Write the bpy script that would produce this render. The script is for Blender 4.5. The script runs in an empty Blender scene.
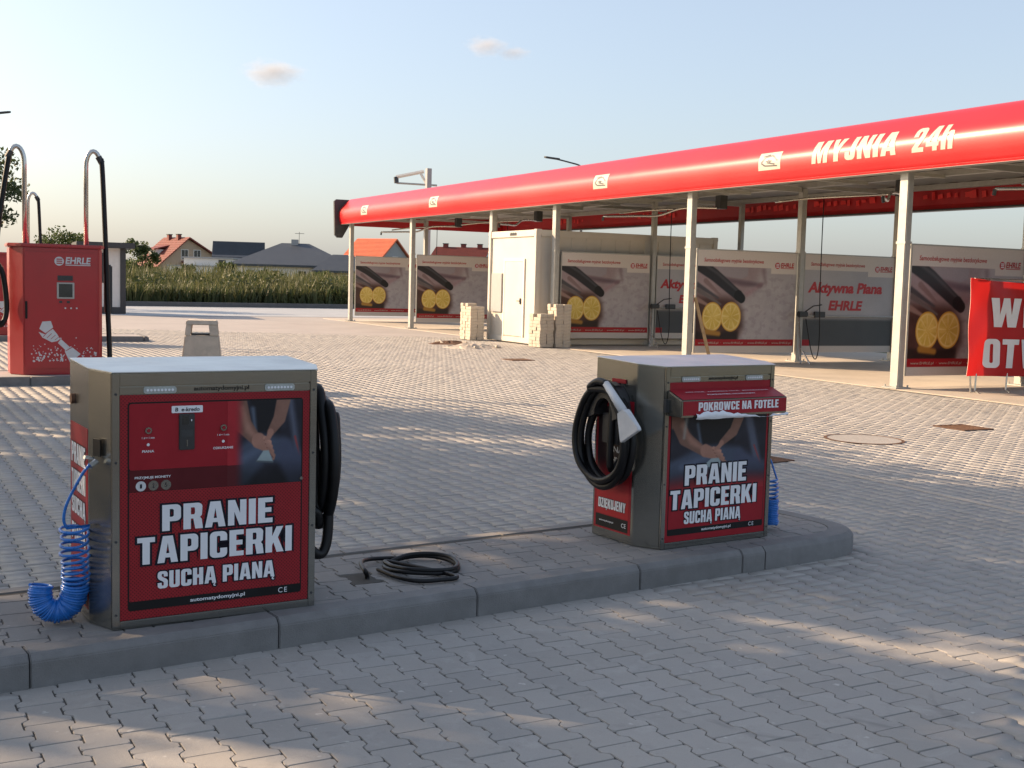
import bpy, bmesh, math, random
import numpy as np
from mathutils import Vector, Matrix, Quaternion

S = bpy.context.scene
COL = S.collection
rad = math.radians

# ------------------------------------------------------------------ camera
CAM_H = 1.57
FPX = 1194.5
PITCH, ROLL, YAW, ISL = .0848694, -.0267912, .4734753, .1290589

def cam_axes():
    fw = np.array([math.sin(YAW)*math.cos(PITCH), math.cos(YAW)*math.cos(PITCH), -math.sin(PITCH)])
    rt = np.array([math.cos(YAW), -math.sin(YAW), 0.0])
    dn = np.cross(fw, rt)
    c, s = math.cos(ROLL), math.sin(ROLL)
    return c*rt+s*dn, -s*rt+c*dn, fw
RT, DN, FW = cam_axes()
camd = bpy.data.cameras.new('camera')
cam = bpy.data.objects.new('camera', camd)
COL.objects.link(cam)
cam.matrix_world = Matrix(((RT[0], -DN[0], -FW[0], 0), (RT[1], -DN[1], -FW[1], 0), (RT[2], -DN[2], -FW[2], CAM_H), (0, 0, 0, 1)))
camd.sensor_width = 36.0
camd.lens = FPX/1024*36.0
camd.clip_start = .05
camd.clip_end = 6000
S.camera = cam
S.render.resolution_x, S.render.resolution_y = 1024, 768

# ------------------------------------------------------------------ world and sun
SUN_EL = rad(26)
SUN_AZ = rad(-47)          # bearing of the sun from +Y towards +X
wd = bpy.data.worlds.new('World'); S.world = wd; wd.use_nodes = True
wn = wd.node_tree.nodes; wl = wd.node_tree.links
bg = wn['Background']
sky = wn.new('ShaderNodeTexSky'); sky.sky_type = 'NISHITA'; sky.sun_disc = False
sky.sun_elevation = SUN_EL; sky.sun_rotation = SUN_AZ
sky.altitude = 0; sky.air_density = 1.0; sky.dust_density = 2.6; sky.ozone_density = 1.6
hz = wn.new('ShaderNodeMix'); hz.data_type = 'RGBA'; hz.inputs[0].default_value = .29; hz.inputs[7].default_value = (4.6, 4.9, 5.4, 1)   # summer haze in the air
wl.new(sky.outputs[0], hz.inputs[6]); wl.new(hz.outputs[2], bg.inputs[0]); bg.inputs[1].default_value = .105
sd = bpy.data.lights.new('sun', 'SUN'); sd.energy = 5.0; sd.angle = rad(.53); sd.color = (1.0, .72, .46)
sun = bpy.data.objects.new('sun', sd); COL.objects.link(sun)
sdir = Vector((-math.sin(SUN_AZ)*math.cos(SUN_EL), -math.cos(SUN_AZ)*math.cos(SUN_EL), -math.sin(SUN_EL)))
sun.rotation_euler = sdir.to_track_quat('-Z', 'Y').to_euler(); sun.location = (-20, 20, 25)
S.view_settings.view_transform = 'Standard'; S.view_settings.look = 'None'
S.view_settings.exposure = 0.98; S.view_settings.gamma = 1.0; S.view_settings.use_curve_mapping = False

# ------------------------------------------------------------------ helpers
def fromI(x, y, z=0.0):
    c, s = math.cos(ISL), math.sin(ISL)
    return Vector((c*x-s*y, s*x+c*y, z))
def toI(x, y):
    c, s = math.cos(ISL), math.sin(ISL)
    return c*x+s*y, -s*x+c*y
def ray(px, py):
    return RT*((px-512)/FPX)+DN*((py-384)/FPX)+FW
def ground(px, py, z=0.0):
    d = ray(px, py); t = (z-CAM_H)/d[2]
    return Vector((d[0]*t, d[1]*t, z))
def atdepth(px, py, d):
    r = ray(px, py)*d
    return Vector((r[0], r[1], r[2]+CAM_H))

def tag(o, label=None, cat=None, group=None, kind=None):
    if label: o['label'] = label
    if cat: o['category'] = cat
    if group: o['group'] = group
    if kind: o['kind'] = kind
    return o
def empty(name, loc=(0, 0, 0), rz=0.0):
    o = bpy.data.objects.new(name, None); COL.objects.link(o)
    o.location = loc; o.rotation_euler = (0, 0, rz); o.empty_display_size = .2
    return o
def link(name, me, parent=None, loc=(0, 0, 0), rot=(0, 0, 0), mat=None, smooth=False):
    o = bpy.data.objects.new(name, me); COL.objects.link(o)
    o.location = loc; o.rotation_euler = rot
    if parent: o.parent = parent
    if mat is not None and not me.materials: me.materials.append(mat)
    if smooth:
        me.polygons.foreach_set('use_smooth', [True]*len(me.polygons))
    return o
def copy_tree(o, parent=None):
    c = o.copy(); COL.objects.link(c); c.parent = parent
    for ch in list(o.children): copy_tree(ch, c)
    return c

class MB:
    def __init__(self): self.v = []; self.f = []
    def add(self, vs, fs):
        n = len(self.v); self.v += [tuple(a) for a in vs]; self.f += [tuple(i+n for i in f) for f in fs]; return self
    def box(self, x0, x1, y0, y1, z0, z1):
        return self.add([(x0, y0, z0), (x1, y0, z0), (x1, y1, z0), (x0, y1, z0), (x0, y0, z1), (x1, y0, z1), (x1, y1, z1), (x0, y1, z1)],
                        [(0, 3, 2, 1), (4, 5, 6, 7), (0, 1, 5, 4), (1, 2, 6, 5), (2, 3, 7, 6), (3, 0, 4, 7)])
    def prism(self, poly, z0, z1, ztop=None):
        n = len(poly)
        zt = [z1]*n if ztop is None else ztop
        vs = [(x, y, z0) for x, y in poly]+[(p[0], p[1], zt[i]) for i, p in enumerate(poly)]
        fs = [tuple(range(n-1, -1, -1)), tuple(range(n, 2*n))]+[(i, (i+1) % n, n+(i+1) % n, n+i) for i in range(n)]
        return self.add(vs, fs)
    def extrude_profile(self, prof, y0, y1, closed=True):
        # prof: list of (x,z); swept along y
        n = len(prof)
        vs = [(x, y0, z) for x, z in prof]+[(x, y1, z) for x, z in prof]
        m = n if closed else n-1
        fs = [(i, (i+1) % n, n+(i+1) % n, n+i) for i in range(m)]
        if closed: fs += [tuple(range(n-1, -1, -1)), tuple(range(n, 2*n))]
        return self.add(vs, fs)
    def tube(self, pts, r, n=8, caps=True, closed=False):
        pts = [Vector(p) for p in pts]; m = len(pts)
        rs = r if isinstance(r, (list, tuple)) else [r]*m
        base = len(self.v); prev = None; vs = []
        for i, p in enumerate(pts):
            if closed: t = pts[(i+1) % m]-pts[i-1]
            else: t = pts[min(i+1, m-1)]-pts[max(i-1, 0)]
            t.normalize()
            if prev is None:
                a = Vector((0, 0, 1)) if abs(t.z) < .9 else Vector((1, 0, 0))
                u = t.cross(a).normalized()
            else:
                u = (prev-t*prev.dot(t)).normalized()
            prev = u; w = t.cross(u)
            for k in range(n):
                an = 2*math.pi*k/n
                vs.append(tuple(p+(u*math.cos(an)+w*math.sin(an))*rs[i]))
        fs = []
        for i in range(m if closed else m-1):
            j = (i+1) % m
            for k in range(n):
                fs.append((i*n+k, i*n+(k+1) % n, j*n+(k+1) % n, j*n+k))
        if caps and not closed:
            fs.append(tuple(range(n-1, -1, -1))); fs.append(tuple((m-1)*n+k for k in range(n)))
        return self.add(vs, fs)
    def disc(self, c, r, axis='y', n=24, t=.002):
        vs = []
        for s in (0, 1):
            for k in range(n):
                a = 2*math.pi*k/n; u, w = r*math.cos(a), r*math.sin(a); d = s*t
                if axis == 'y': vs.append((c[0]+u, c[1]-d, c[2]+w))
                elif axis == 'z': vs.append((c[0]+u, c[1]+w, c[2]+d))
                else: vs.append((c[0]-d, c[1]+u, c[2]+w))
        fs = [tuple(range(n)), tuple(range(2*n-1, n-1, -1))]+[(k, (k+1) % n, n+(k+1) % n, n+k) for k in range(n)]
        return self.add(vs, fs)
    def poly_xz(self, pts, y, t=.0005):
        n = len(pts)
        vs = [(x, y, z) for x, z in pts]+[(x, y-t, z) for x, z in pts]
        return self.add(vs, [tuple(range(n)), tuple(range(2*n-1, n-1, -1))]+[(i, (i+1) % n, n+(i+1) % n, n+i) for i in range(n)])
    def build(self, name, mat, parent=None, loc=(0, 0, 0), rot=(0, 0, 0), smooth=False, bevel=0, seg=2, autosm=False):
        me = bpy.data.meshes.new(name); me.from_pydata(self.v, [], self.f); me.update()
        bm = bmesh.new(); bm.from_mesh(me); bmesh.ops.recalc_face_normals(bm, faces=bm.faces); 
        if bevel:
            bmesh.ops.bevel(bm, geom=[e for e in bm.edges if len(e.link_faces) == 2 and e.calc_face_angle(0) > .4], offset=bevel, segments=seg, affect='EDGES', clamp_overlap=True)
        bm.to_mesh(me); bm.free()
        o = link(name, me, parent, loc, rot, mat, smooth)
        if autosm:
            me.polygons.foreach_set('use_smooth', [True]*len(me.polygons))
            bm = bmesh.new(); bm.from_mesh(me)
            for e in bm.edges:
                if len(e.link_faces) == 2 and e.calc_face_angle(0) > rad(38): e.smooth = False
            bm.to_mesh(me); bm.free()
        return o

def rrect(x0, x1, z0, z1, r, n=6):
    out = []
    for cx, cz, a0 in ((x1-r, z1-r, 0), (x0+r, z1-r, 90), (x0+r, z0+r, 180), (x1-r, z0+r, 270)):
        for k in range(n+1):
            a = rad(a0+90*k/n); out.append((cx+r*math.cos(a), cz+r*math.sin(a)))
    return out

# ------------------------------------------------------------------ materials
def lin(c):
    return tuple(((x/12.92) if x <= .04045 else ((x+.055)/1.055)**2.4) for x in c)
def srgb(r, g, b): return lin((r/255, g/255, b/255))

def newmat(name):
    m = bpy.data.materials.new(name); m.use_nodes = True
    nt = m.node_tree; b = nt.nodes['Principled BSDF']
    return m, nt, b
def nmath(nt, op, a, b=None, clamp=False):
    n = nt.nodes.new('ShaderNodeMath'); n.operation = op; n.use_clamp = clamp
    for i, x in enumerate((a, b)):
        if x is None: continue
        if isinstance(x, (int, float)): n.inputs[i].default_value = x
        else: nt.links.new(x, n.inputs[i])
    return n.outputs[0]
def nmix(nt, fac, a, b, mode='MIX'):
    n = nt.nodes.new('ShaderNodeMix'); n.data_type = 'RGBA'; n.blend_type = mode
    if isinstance(fac, (int, float)): n.inputs[0].default_value = fac
    else: nt.links.new(fac, n.inputs[0])
    for i, x in ((6, a), (7, b)):
        if isinstance(x, tuple): n.inputs[i].default_value = (*x[:3], 1)
        else: nt.links.new(x, n.inputs[i])
    return n.outputs[2]
def nnoise(nt, scale, detail=3, rough=.55, coord='pos', dist=0):
    t = nt.nodes.new('ShaderNodeTexNoise'); t.inputs['Scale'].default_value = scale
    t.inputs['Detail'].default_value = detail; t.inputs['Roughness'].default_value = rough; t.inputs['Distortion'].default_value = dist
    if coord == 'pos':
        g = nt.nodes.new('ShaderNodeNewGeometry'); nt.links.new(g.outputs['Position'], t.inputs['Vector'])
    elif coord == 'obj':
        g = nt.nodes.new('ShaderNodeTexCoord'); nt.links.new(g.outputs['Object'], t.inputs['Vector'])
    return t.outputs[0]
def nramp(nt, x, lo, hi):
    n = nt.nodes.new('ShaderNodeMapRange'); nt.links.new(x, n.inputs[0])
    n.inputs[1].default_value = lo; n.inputs[2].default_value = hi; n.clamp = True
    return n.outputs[0]

def MAT(name, col, rough=.6, metal=0.0, var=.12, scale=6.0, bump=0.0, bscale=80, spec=.5, coat=0.0, dirt=None, dirtamt=.0, coord='obj'):
    m, nt, b = newmat(name)
    n1 = nnoise(nt, scale, 4, .6, coord)
    c = nmix(nt, nramp(nt, n1, .3, .7), tuple(x*(1-var) for x in col), tuple(min(1, x*(1+var)) for x in col))
    if dirt:
        n2 = nnoise(nt, scale*.6, 6, .7, coord, .6)
        c = nmix(nt, nmath(nt, 'MULTIPLY', nramp(nt, n2, .5, .75), dirtamt), c, dirt)
    nt.links.new(c, b.inputs['Base Color'])
    rr = nmath(nt, 'ADD', nmath(nt, 'MULTIPLY', nramp(nt, n1, .3, .7), .12), rough-.06)
    nt.links.new(rr, b.inputs['Roughness'])
    b.inputs['Metallic'].default_value = metal
    b.inputs['Specular IOR Level'].default_value = spec
    b.inputs['Coat Weight'].default_value = coat; b.inputs['Coat Roughness'].default_value = .12
    if bump:
        nb = nnoise(nt, bscale, 3, .6, coord)
        bp = nt.nodes.new('ShaderNodeBump'); bp.inputs['Strength'].default_value = bump; bp.inputs['Distance'].default_value = .01
        nt.links.new(nb, bp.inputs['Height']); nt.links.new(bp.outputs[0], b.inputs['Normal'])
    return m

def paver_material(name, base, tint, joint=False):
    m, nt, b = newmat(name)
    g = nt.nodes.new('ShaderNodeNewGeometry'); oi = nt.nodes.new('ShaderNodeObjectInfo')
    r = nmath(nt, 'FRACT', nmath(nt, 'ADD', g.outputs['Random Per Island'], oi.outputs['Random']))
    c = nmix(nt, r, tuple(x*.90 for x in base), tuple(min(1, x*1.08) for x in base))
    r2 = nmath(nt, 'FRACT', nmath(nt, 'MULTIPLY', r, 7.31))
    c = nmix(nt, nmath(nt, 'MULTIPLY', r2, .45), c, tint)
    big = nnoise(nt, .55, 4, .6)
    c = nmix(nt, nmath(nt, 'MULTIPLY', nramp(nt, big, .42, .68), .34), c, tuple(x*.62 for x in base))
    mid = nnoise(nt, 5.5, 5, .65, dist=.8)
    c = nmix(nt, nmath(nt, 'MULTIPLY', nramp(nt, mid, .55, .75), .4), c, tuple(min(1, x*1.38) for x in base))
    mid2 = nnoise(nt, 11.0, 5, .7, dist=.4)
    c = nmix(nt, nmath(nt, 'MULTIPLY', nramp(nt, mid2, .56, .72), .35), c, tuple(x*.6 for x in base))
    sp = nnoise(nt, 2.1, 3, .5, dist=1.2)
    c = nmix(nt, nmath(nt, 'MULTIPLY', nramp(nt, sp, .66, .74), .45), c, tuple(x*.45 for x in base))
    ws = nnoise(nt, 17.0, 2, .5)
    c = nmix(nt, nmath(nt, 'MULTIPLY', nramp(nt, ws, .70, .76), .6), c, tuple(min(1, x*1.7) for x in base))
    fine = nnoise(nt, 260, 3, .7)
    c = nmix(nt, nmath(nt, 'MULTIPLY', nramp(nt, fine, .35, .7), .3), c, tuple(x*.6 for x in base))
    nt.links.new(c, b.inputs['Base Color'])
    b.inputs['Roughness'].default_value = .82; b.inputs['Specular IOR Level'].default_value = .3
    bp = nt.nodes.new('ShaderNodeBump'); bp.inputs['Strength'].default_value = .35; bp.inputs['Distance'].default_value = .004
    hb = nmath(nt, 'ADD', fine, nmath(nt, 'MULTIPLY', nnoise(nt, 40, 3, .6), 1.2))
    nt.links.new(hb, bp.inputs['Height']); nt.links.new(bp.outputs[0], b.inputs['Normal'])
    return m

def leaf_material(name, c1, c2, trans=.35):
    m, nt, b = newmat(name)
    g = nt.nodes.new('ShaderNodeNewGeometry')
    c = nmix(nt, g.outputs['Random Per Island'], c1, c2)
    n = nnoise(nt, .8, 2)
    c = nmix(nt, nmath(nt, 'MULTIPLY', nramp(nt, n, .4, .7), .5), c, tuple(x*.6 for x in c1))
    nt.links.new(c, b.inputs['Base Color']); b.inputs['Roughness'].default_value = .6
    tr = nt.nodes.new('ShaderNodeBsdfTranslucent'); nt.links.new(c, tr.inputs[0])
    mx = nt.nodes.new('ShaderNodeMixShader'); mx.inputs[0].default_value = trans
    nt.links.new(b.outputs[0], mx.inputs[1]); nt.links.new(tr.outputs[0], mx.inputs[2])
    nt.links.new(mx.outputs[0], nt.nodes['Material Output'].inputs[0])
    return m

def print_material(name, rough=.35):
    m, nt, b = newmat(name)
    a = nt.nodes.new('ShaderNodeVertexColor'); a.layer_name = 'Col'
    n = nnoise(nt, 30, 4, .6, 'obj')
    c = nmix(nt, .12, a.outputs[0], n, 'OVERLAY')
    nt.links.new(c, b.inputs['Base Color']); b.inputs['Roughness'].default_value = rough; b.inputs['Specular IOR Level'].default_value = .3
    return m

def dotted_red(name, red, dark, pitch):
    m, nt, b = newmat(name)
    tc = nt.nodes.new('ShaderNodeTexCoord')
    mp = nt.nodes.new('ShaderNodeMapping'); mp.inputs['Rotation'].default_value = (0, rad(45), 0); nt.links.new(tc.outputs['Object'], mp.inputs[0])
    sx = nt.nodes.new('ShaderNodeSeparateXYZ'); nt.links.new(mp.outputs[0], sx.inputs[0])
    def cell(o):
        return nmath(nt, 'ABSOLUTE', nmath(nt, 'SUBTRACT', nmath(nt, 'FRACT', nmath(nt, 'DIVIDE', o, pitch)), .5))
    a, c = cell(sx.outputs[0]), cell(sx.outputs[2])
    d = nmath(nt, 'SQRT', nmath(nt, 'ADD', nmath(nt, 'MULTIPLY', a, a), nmath(nt, 'MULTIPLY', c, c)))
    k = nramp(nt, d, .22, .34)
    n = nnoise(nt, 5, 3, .6, 'obj')
    cc = nmix(nt, k, dark, red)
    cc = nmix(nt, nmath(nt, 'MULTIPLY', nramp(nt, n, .4, .7), .15), cc, dark)
    nt.links.new(cc, b.inputs['Base Color']); b.inputs['Roughness'].default_value = .42; b.inputs['Specular IOR Level'].default_value = .22
    return m

def brushed_steel(name, col=(.42, .41, .38), rough=.32):
    m, nt, b = newmat(name)
    tc = nt.nodes.new('ShaderNodeTexCoord'); mp = nt.nodes.new('ShaderNodeMapping')
    mp.inputs['Scale'].default_value = (3, 3, 160); nt.links.new(tc.outputs['Object'], mp.inputs[0])
    t = nt.nodes.new('ShaderNodeTexNoise'); t.inputs['Scale'].default_value = 2.5; t.inputs['Detail'].default_value = 3; nt.links.new(mp.outputs[0], t.inputs['Vector'])
    big = nnoise(nt, 4, 4, .6, 'obj')
    c = nmix(nt, t.outputs[0], tuple(x*.85 for x in col), tuple(x*1.12 for x in col))
    c = nmix(nt, nmath(nt, 'MULTIPLY', nramp(nt, big, .45, .75), .3), c, tuple(x*.6 for x in col))
    nt.links.new(c, b.inputs['Base Color']); b.inputs['Metallic'].default_value = .9
    rr = nmath(nt, 'ADD', nmath(nt, 'MULTIPLY', big, .22), rough-.1); nt.links.new(rr, b.inputs['Roughness'])
    bp = nt.nodes.new('ShaderNodeBump'); bp.inputs['Strength'].default_value = .06; bp.inputs['Distance'].default_value = .002
    nt.links.new(t.outputs[0], bp.inputs['Height']); nt.links.new(bp.outputs[0], b.inputs['Normal'])
    return m

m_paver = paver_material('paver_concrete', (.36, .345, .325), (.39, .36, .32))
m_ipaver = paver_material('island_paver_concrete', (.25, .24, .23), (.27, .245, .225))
m_sand = MAT('joint_sand', (.075, .068, .06), .95, var=.3, scale=3, coord='pos')
m_farpave = MAT('far_paving', (.34, .315, .30), .85, var=.08, scale=.8, coord='pos', dirt=(.22, .20, .19), dirtamt=.3)
m_slab = MAT('wash_concrete', (.42, .37, .31), .8, var=.1, scale=1.2, coord='pos', dirt=(.25, .22, .19), dirtamt=.35, bump=.15, bscale=60)
m_road = MAT('road_concrete', (.34, .36, .38), .7, var=.08, scale=.5, coord='pos', dirt=(.26, .27, .28), dirtamt=.3)
m_soil = MAT('soil_grass', (.10, .10, .04), .95, var=.3, scale=.15, coord='pos', dirt=(.16, .14, .07), dirtamt=.5)
m_kerb = MAT('kerb_concrete', (.175, .172, .170), .85, var=.14, scale=9, bump=.3, bscale=150, dirt=(.13, .125, .12), dirtamt=.5)
m_kerb_dark = MAT('far_kerb', (.10, .10, .10), .85, var=.15, scale=3)
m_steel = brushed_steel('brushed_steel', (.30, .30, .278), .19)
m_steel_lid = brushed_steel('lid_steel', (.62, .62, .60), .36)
m_alu = MAT('galvanised_metal', (.39, .39, .365), .5, .3, var=.1, scale=9, dirt=(.33, .31, .28), dirtamt=.4)
m_pipe = MAT('stainless_pipe', (.55, .54, .52), .25, .9, var=.06)
m_red = MAT('red_enamel', (.36, .010, .014), .38, var=.06, scale=3, coat=.5, dirt=(.36, .02, .02), dirtamt=.25)
m_fascia = MAT('fascia_red', (.47, .007, .010), .36, var=.07, scale=.6, coat=.18, dirt=(.40, .012, .016), dirtamt=.4)
m_fascia_in = MAT('fascia_inside', (.42, .012, .018), .5, var=.1, scale=2)
m_redprint = MAT('print_red', (.29, .013, .022), .42, var=.08, scale=7, spec=.22)
m_darkred = MAT('print_dark_red', (.09, .008, .012), .42, var=.1, spec=.22)
m_dotred = dotted_red('print_dotted_red', (.30, .018, .025), (.12, .010, .013), .0105)
m_black = MAT('print_black', (.008, .008, .009), .45, var=.2, spec=.25)
m_rubber = MAT('black_rubber', (.006, .006, .007), .42, spec=.3, var=.3, scale=20, bump=.1, bscale=300)
m_plastic = MAT('dark_plastic', (.03, .03, .032), .4, var=.2)
m_greyplastic = MAT('grey_plastic', (.55, .56, .58), .35, var=.06, scale=15)
m_white = MAT('white_print', (.72, .73, .76), .45, var=.05)
m_cream = MAT('cream_letters', (.44, .40, .34), .5, var=.05)
m_offwhite = MAT('offwhite_paint', (.70, .67, .60), .5, var=.05, scale=2, dirt=(.5, .46, .4), dirtamt=.25)
m_contgrey = MAT('container_paint', (.54, .51, .45), .5, var=.04, scale=2, dirt=(.45, .41, .35), dirtamt=.25)
m_navy = MAT('dark_outline', (.010, .009, .018), .45, var=.1, spec=.2)
m_blue = MAT('blue_hose', (.012, .135, .47), .28, var=.1, scale=30, coat=.2)
m_concrete = MAT('cast_concrete', (.50, .44, .36), .85, var=.12, scale=8, bump=.5, bscale=120, dirt=(.28, .25, .21), dirtamt=.4)
m_darkmetal = MAT('dark_grey_metal', (.05, .052, .055), .45, .3, var=.15)
m_rust = MAT('rusty_iron', (.12, .065, .04), .85, .3, var=.3, scale=25, bump=.4)
m_wood = MAT('bare_wood', (.42, .29, .16), .75, var=.2, scale=12)
m_glass = MAT('dark_glass', (.02, .022, .025), .1, var=.1, coat=.5)
m_leddiff = MAT('light_diffuser', (.36, .38, .36), .5, var=.15, scale=60)
m_screen = MAT('screen', (.03, .035, .035), .15, var=.2, coat=.4)
m_paper = MAT('white_paper', (.74, .76, .80), .8, var=.05, bump=.3, bscale=30)
m_leaf = leaf_material('leaf_green', (.055, .085, .022), (.10, .13, .035))
m_leaf_dark = leaf_material('leaf_dark', (.03, .05, .016), (.06, .085, .025))
m_weed = leaf_material('weed_blades', (.075, .10, .03), (.22, .20, .085), .3)
m_weed_dark = leaf_material('weed_leaves', (.04, .06, .018), (.10, .11, .035), .3)
m_bark = MAT('bark', (.09, .065, .045), .9, var=.3, scale=8, bump=.6, bscale=30)
m_soffit = MAT('soffit_sheet', (.22, .215, .20), .6, var=.08)
m_redtile = MAT('red_tile_roof', (.17, .038, .030), .7, var=.15, scale=1.5)
m_orangetile = MAT('orange_tile_roof', (.58, .15, .075), .7, var=.1, scale=1.5)
m_darktile = MAT('slate_tile_roof', (.045, .055, .07), .55, var=.15, scale=1.5)
m_beigewall = MAT('beige_render', (.40, .31, .23), .85, var=.05)
m_greywall = MAT('grey_render', (.34, .34, .34), .85, var=.06)
m_whitewall = MAT('white_render', (.68, .66, .62), .85, var=.05)
m_print = print_material('photo_print')
m_redvinyl = MAT('red_vinyl', (.62, .016, .02), .32, var=.06, scale=2, coat=.3)
m_logored = MAT('logo_red', (.42, .02, .025), .45, var=.05)
m_brightred = MAT('painted_lit_red', (.75, .03, .03), .4, var=.1)  # opaque brighter red, painted in for lit fragments inside the rear fascia

# ------------------------------------------------------------------ lettering and prints
# ---- heavy condensed block capitals, drawn as outlines (stem .23, height 1)
def _arc(cx, cy, rx, ry, a0, a1, n=6):
    return [(cx+rx*math.cos(rad(a0+(a1-a0)*k/n)), cy+ry*math.sin(rad(a0+(a1-a0)*k/n))) for k in range(n+1)]
def _stroke(pts, w):
    L, R = [], []
    for i, p in enumerate(pts):
        p = Vector(p); d0 = (p-Vector(pts[i-1])).normalized() if i else None; d1 = (Vector(pts[i+1])-p).normalized() if i < len(pts)-1 else None
        d = d0 if d1 is None else d1 if d0 is None else (d0+d1).normalized()
        n = Vector((-d.y, d.x)); k = 1.0
        if d0 is not None and d1 is not None: k = 1/max(.5, n.dot(Vector((-d1.y, d1.x))))
        L.append(tuple(p+n*w/2*k)); R.append(tuple(p-n*w/2*k))
    return L+R[::-1]
def _grow(lp, d):
    lp = [p for i, p in enumerate(lp) if math.dist(p, lp[i-1]) > 1e-5]
    if not d: return lp
    n = len(lp); ar = sum(lp[i-1][0]*lp[i][1]-lp[i][0]*lp[i-1][1] for i in range(n)); s = 1 if ar > 0 else -1; out = []
    for i in range(n):
        p = Vector(lp[i]); a = (p-Vector(lp[i-1])).normalized(); b = (Vector(lp[(i+1) % n])-p).normalized()
        na, nb = Vector((a.y, -a.x)), Vector((b.y, -b.x)); m = na+nb
        m = m.normalized() if m.length > 1e-3 else na
        out.append(tuple(p+m*(s*d/max(.55, m.dot(nb)))))
    return out
def _glyph(c):
    s, t, w = .225, .185, .56
    r = lambda x0, x1, y0, y1: [(x0, y0), (x1, y0), (x1, y1), (x0, y1)]
    bowl = lambda x, y0, y1, q: [(0, y0)]+[(x-q, y0)]+_arc(x-q, y0+q, q, q, -90, 0)+_arc(x-q, y1-q, q, q, 0, 90)+[(0, y1)]
    def rr(x0, x1, y0, y1, q): return _arc(x1-q, y0+q, q, q, -90, 0)+_arc(x1-q, y1-q, q, q, 0, 90)+_arc(x0+q, y1-q, q, q, 90, 180)+_arc(x0+q, y0+q, q, q, 180, 270)
    og = [(.55, 0), (.50, -.05), (.48, -.11), (.51, -.17), (.58, -.19), (.62, -.17), (.62, -.13), (.58, -.14), (.56, -.11), (.58, -.06), (.62, 0)]
    if c == 'I': return s, [r(0, s, 0, 1)]
    if c == 'T': return .54, [[(.27-s/2, 0), (.27+s/2, 0), (.27+s/2, 1-t), (.54, 1-t), (.54, 1), (0, 1), (0, 1-t), (.27-s/2, 1-t)]]
    if c in 'EĘ':
        o = [(0, 0), (.47, 0), (.47, t), (s, t), (s, .42), (.43, .42), (.43, .42+t), (s, .42+t), (s, 1-t), (.47, 1-t), (.47, 1), (0, 1)]
        if c == 'Ę': o = [(0, 0), (.30, 0)]+[(x-.25, y) for x, y in og]+o[1:]
        return .47, [o]
    if c == 'F': return .45, [[(0, 0), (s, 0), (s, .40), (.41, .40), (.41, .40+t), (s, .40+t), (s, 1-t), (.45, 1-t), (.45, 1), (0, 1)]]
    if c == 'L': return .45, [[(0, 0), (.45, 0), (.45, t), (s, t), (s, 1), (0, 1)]]
    if c == 'H': return w, [[(0, 0), (s, 0), (s, .41), (w-s, .41), (w-s, 0), (w, 0), (w, 1), (w-s, 1), (w-s, .6), (s, .6), (s, 1), (0, 1)]]
    if c == 'N': return .58, [[(0, 0), (.20, 0), (.20, .53), (.36, 0), (.58, 0), (.58, 1), (.38, 1), (.38, .47), (.22, 1), (0, 1)]]
    if c in 'AĄ':
        o = [(0, 0), (.215, 0), (.245, .19), (.395, .19), (.425, 0), (.64, 0), (.475, 1), (.165, 1)]
        if c == 'Ą': o = o[:5]+og+o[5:]
        return .64, [o, [(.27, .35), (.37, .35), (.32, .74)]]
    if c == 'P': return w, [[(0, 0), (s, 0), (s, .36), (w-.16, .36)]+_arc(w-.16, .52, .16, .16, -90, 0)+_arc(w-.16, .84, .16, .16, 0, 90)+[(0, 1)], [(s, .53), (w-s-.03, .53)]+_arc(w-s-.04, .59, .05, .05, -60, 0)+_arc(w-s-.04, .77, .05, .05, 0, 60)+[(w-s-.03, .83), (s, .83)]]
    if c == 'R': return .58, [[(0, 0), (s, 0), (s, .40), (.30, .40), (.36, 0), (.595, 0), (.555, .36), (.50, .44), (.56, .52)]+_arc(.42, .84, .155, .16, 0, 90)+[(0, 1)], [(s, .56), (.33, .56), (.35, .62), (.35, .77), (.33, .83), (s, .83)]]
    if c in 'OD': 
        q = .17
        o = rr(0, w, 0, 1, q) if c == 'O' else bowl(w, 0, 1, q)
        return w, [o, rr(s, w-s, .17, .83, .05) if c == 'O' else [(s, .17), (w-s-.02, .17), (w-s, .21), (w-s, .79), (w-s-.02, .83), (s, .83)]]
    if c == 'U': return w, [[(0, 1), (0, .17)]+_arc(.17, .17, .17, .17, 180, 270)+_arc(w-.17, .17, .17, .17, 270, 360)+[(w, 1), (w-s, 1), (w-s, .20), (w-s-.03, .16), (s+.03, .16), (s, .20), (s, 1)]]
    if c == 'J': return .46, [[(.46, 1), (.46, .17)]+_arc(.29, .17, .17, .17, 0, -90)+_arc(.17, .17, .17, .17, 270, 180)+[(0, .36), (.20, .36), (.20, .20), (.235, .20), (.235, 1)]]
    if c == 'C':
        e = _arc(.17, .83, .17, .17, 180, 90); 
        return w, [[(w, .36), (w, .17)]+_arc(w-.17, .17, .17, .17, 0, -90)+_arc(.17, .17, .17, .17, 270, 180)+_arc(.17, .83, .17, .17, 180, 90)+_arc(w-.17, .83, .17, .17, 90, 0)+[(w, .64), (w-s, .64), (w-s, .80), (w-s-.03, .83), (s+.03, .83), (s, .80), (s, .20), (s+.03, .17), (w-s-.03, .17), (w-s, .20), (w-s, .36)]]
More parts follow.
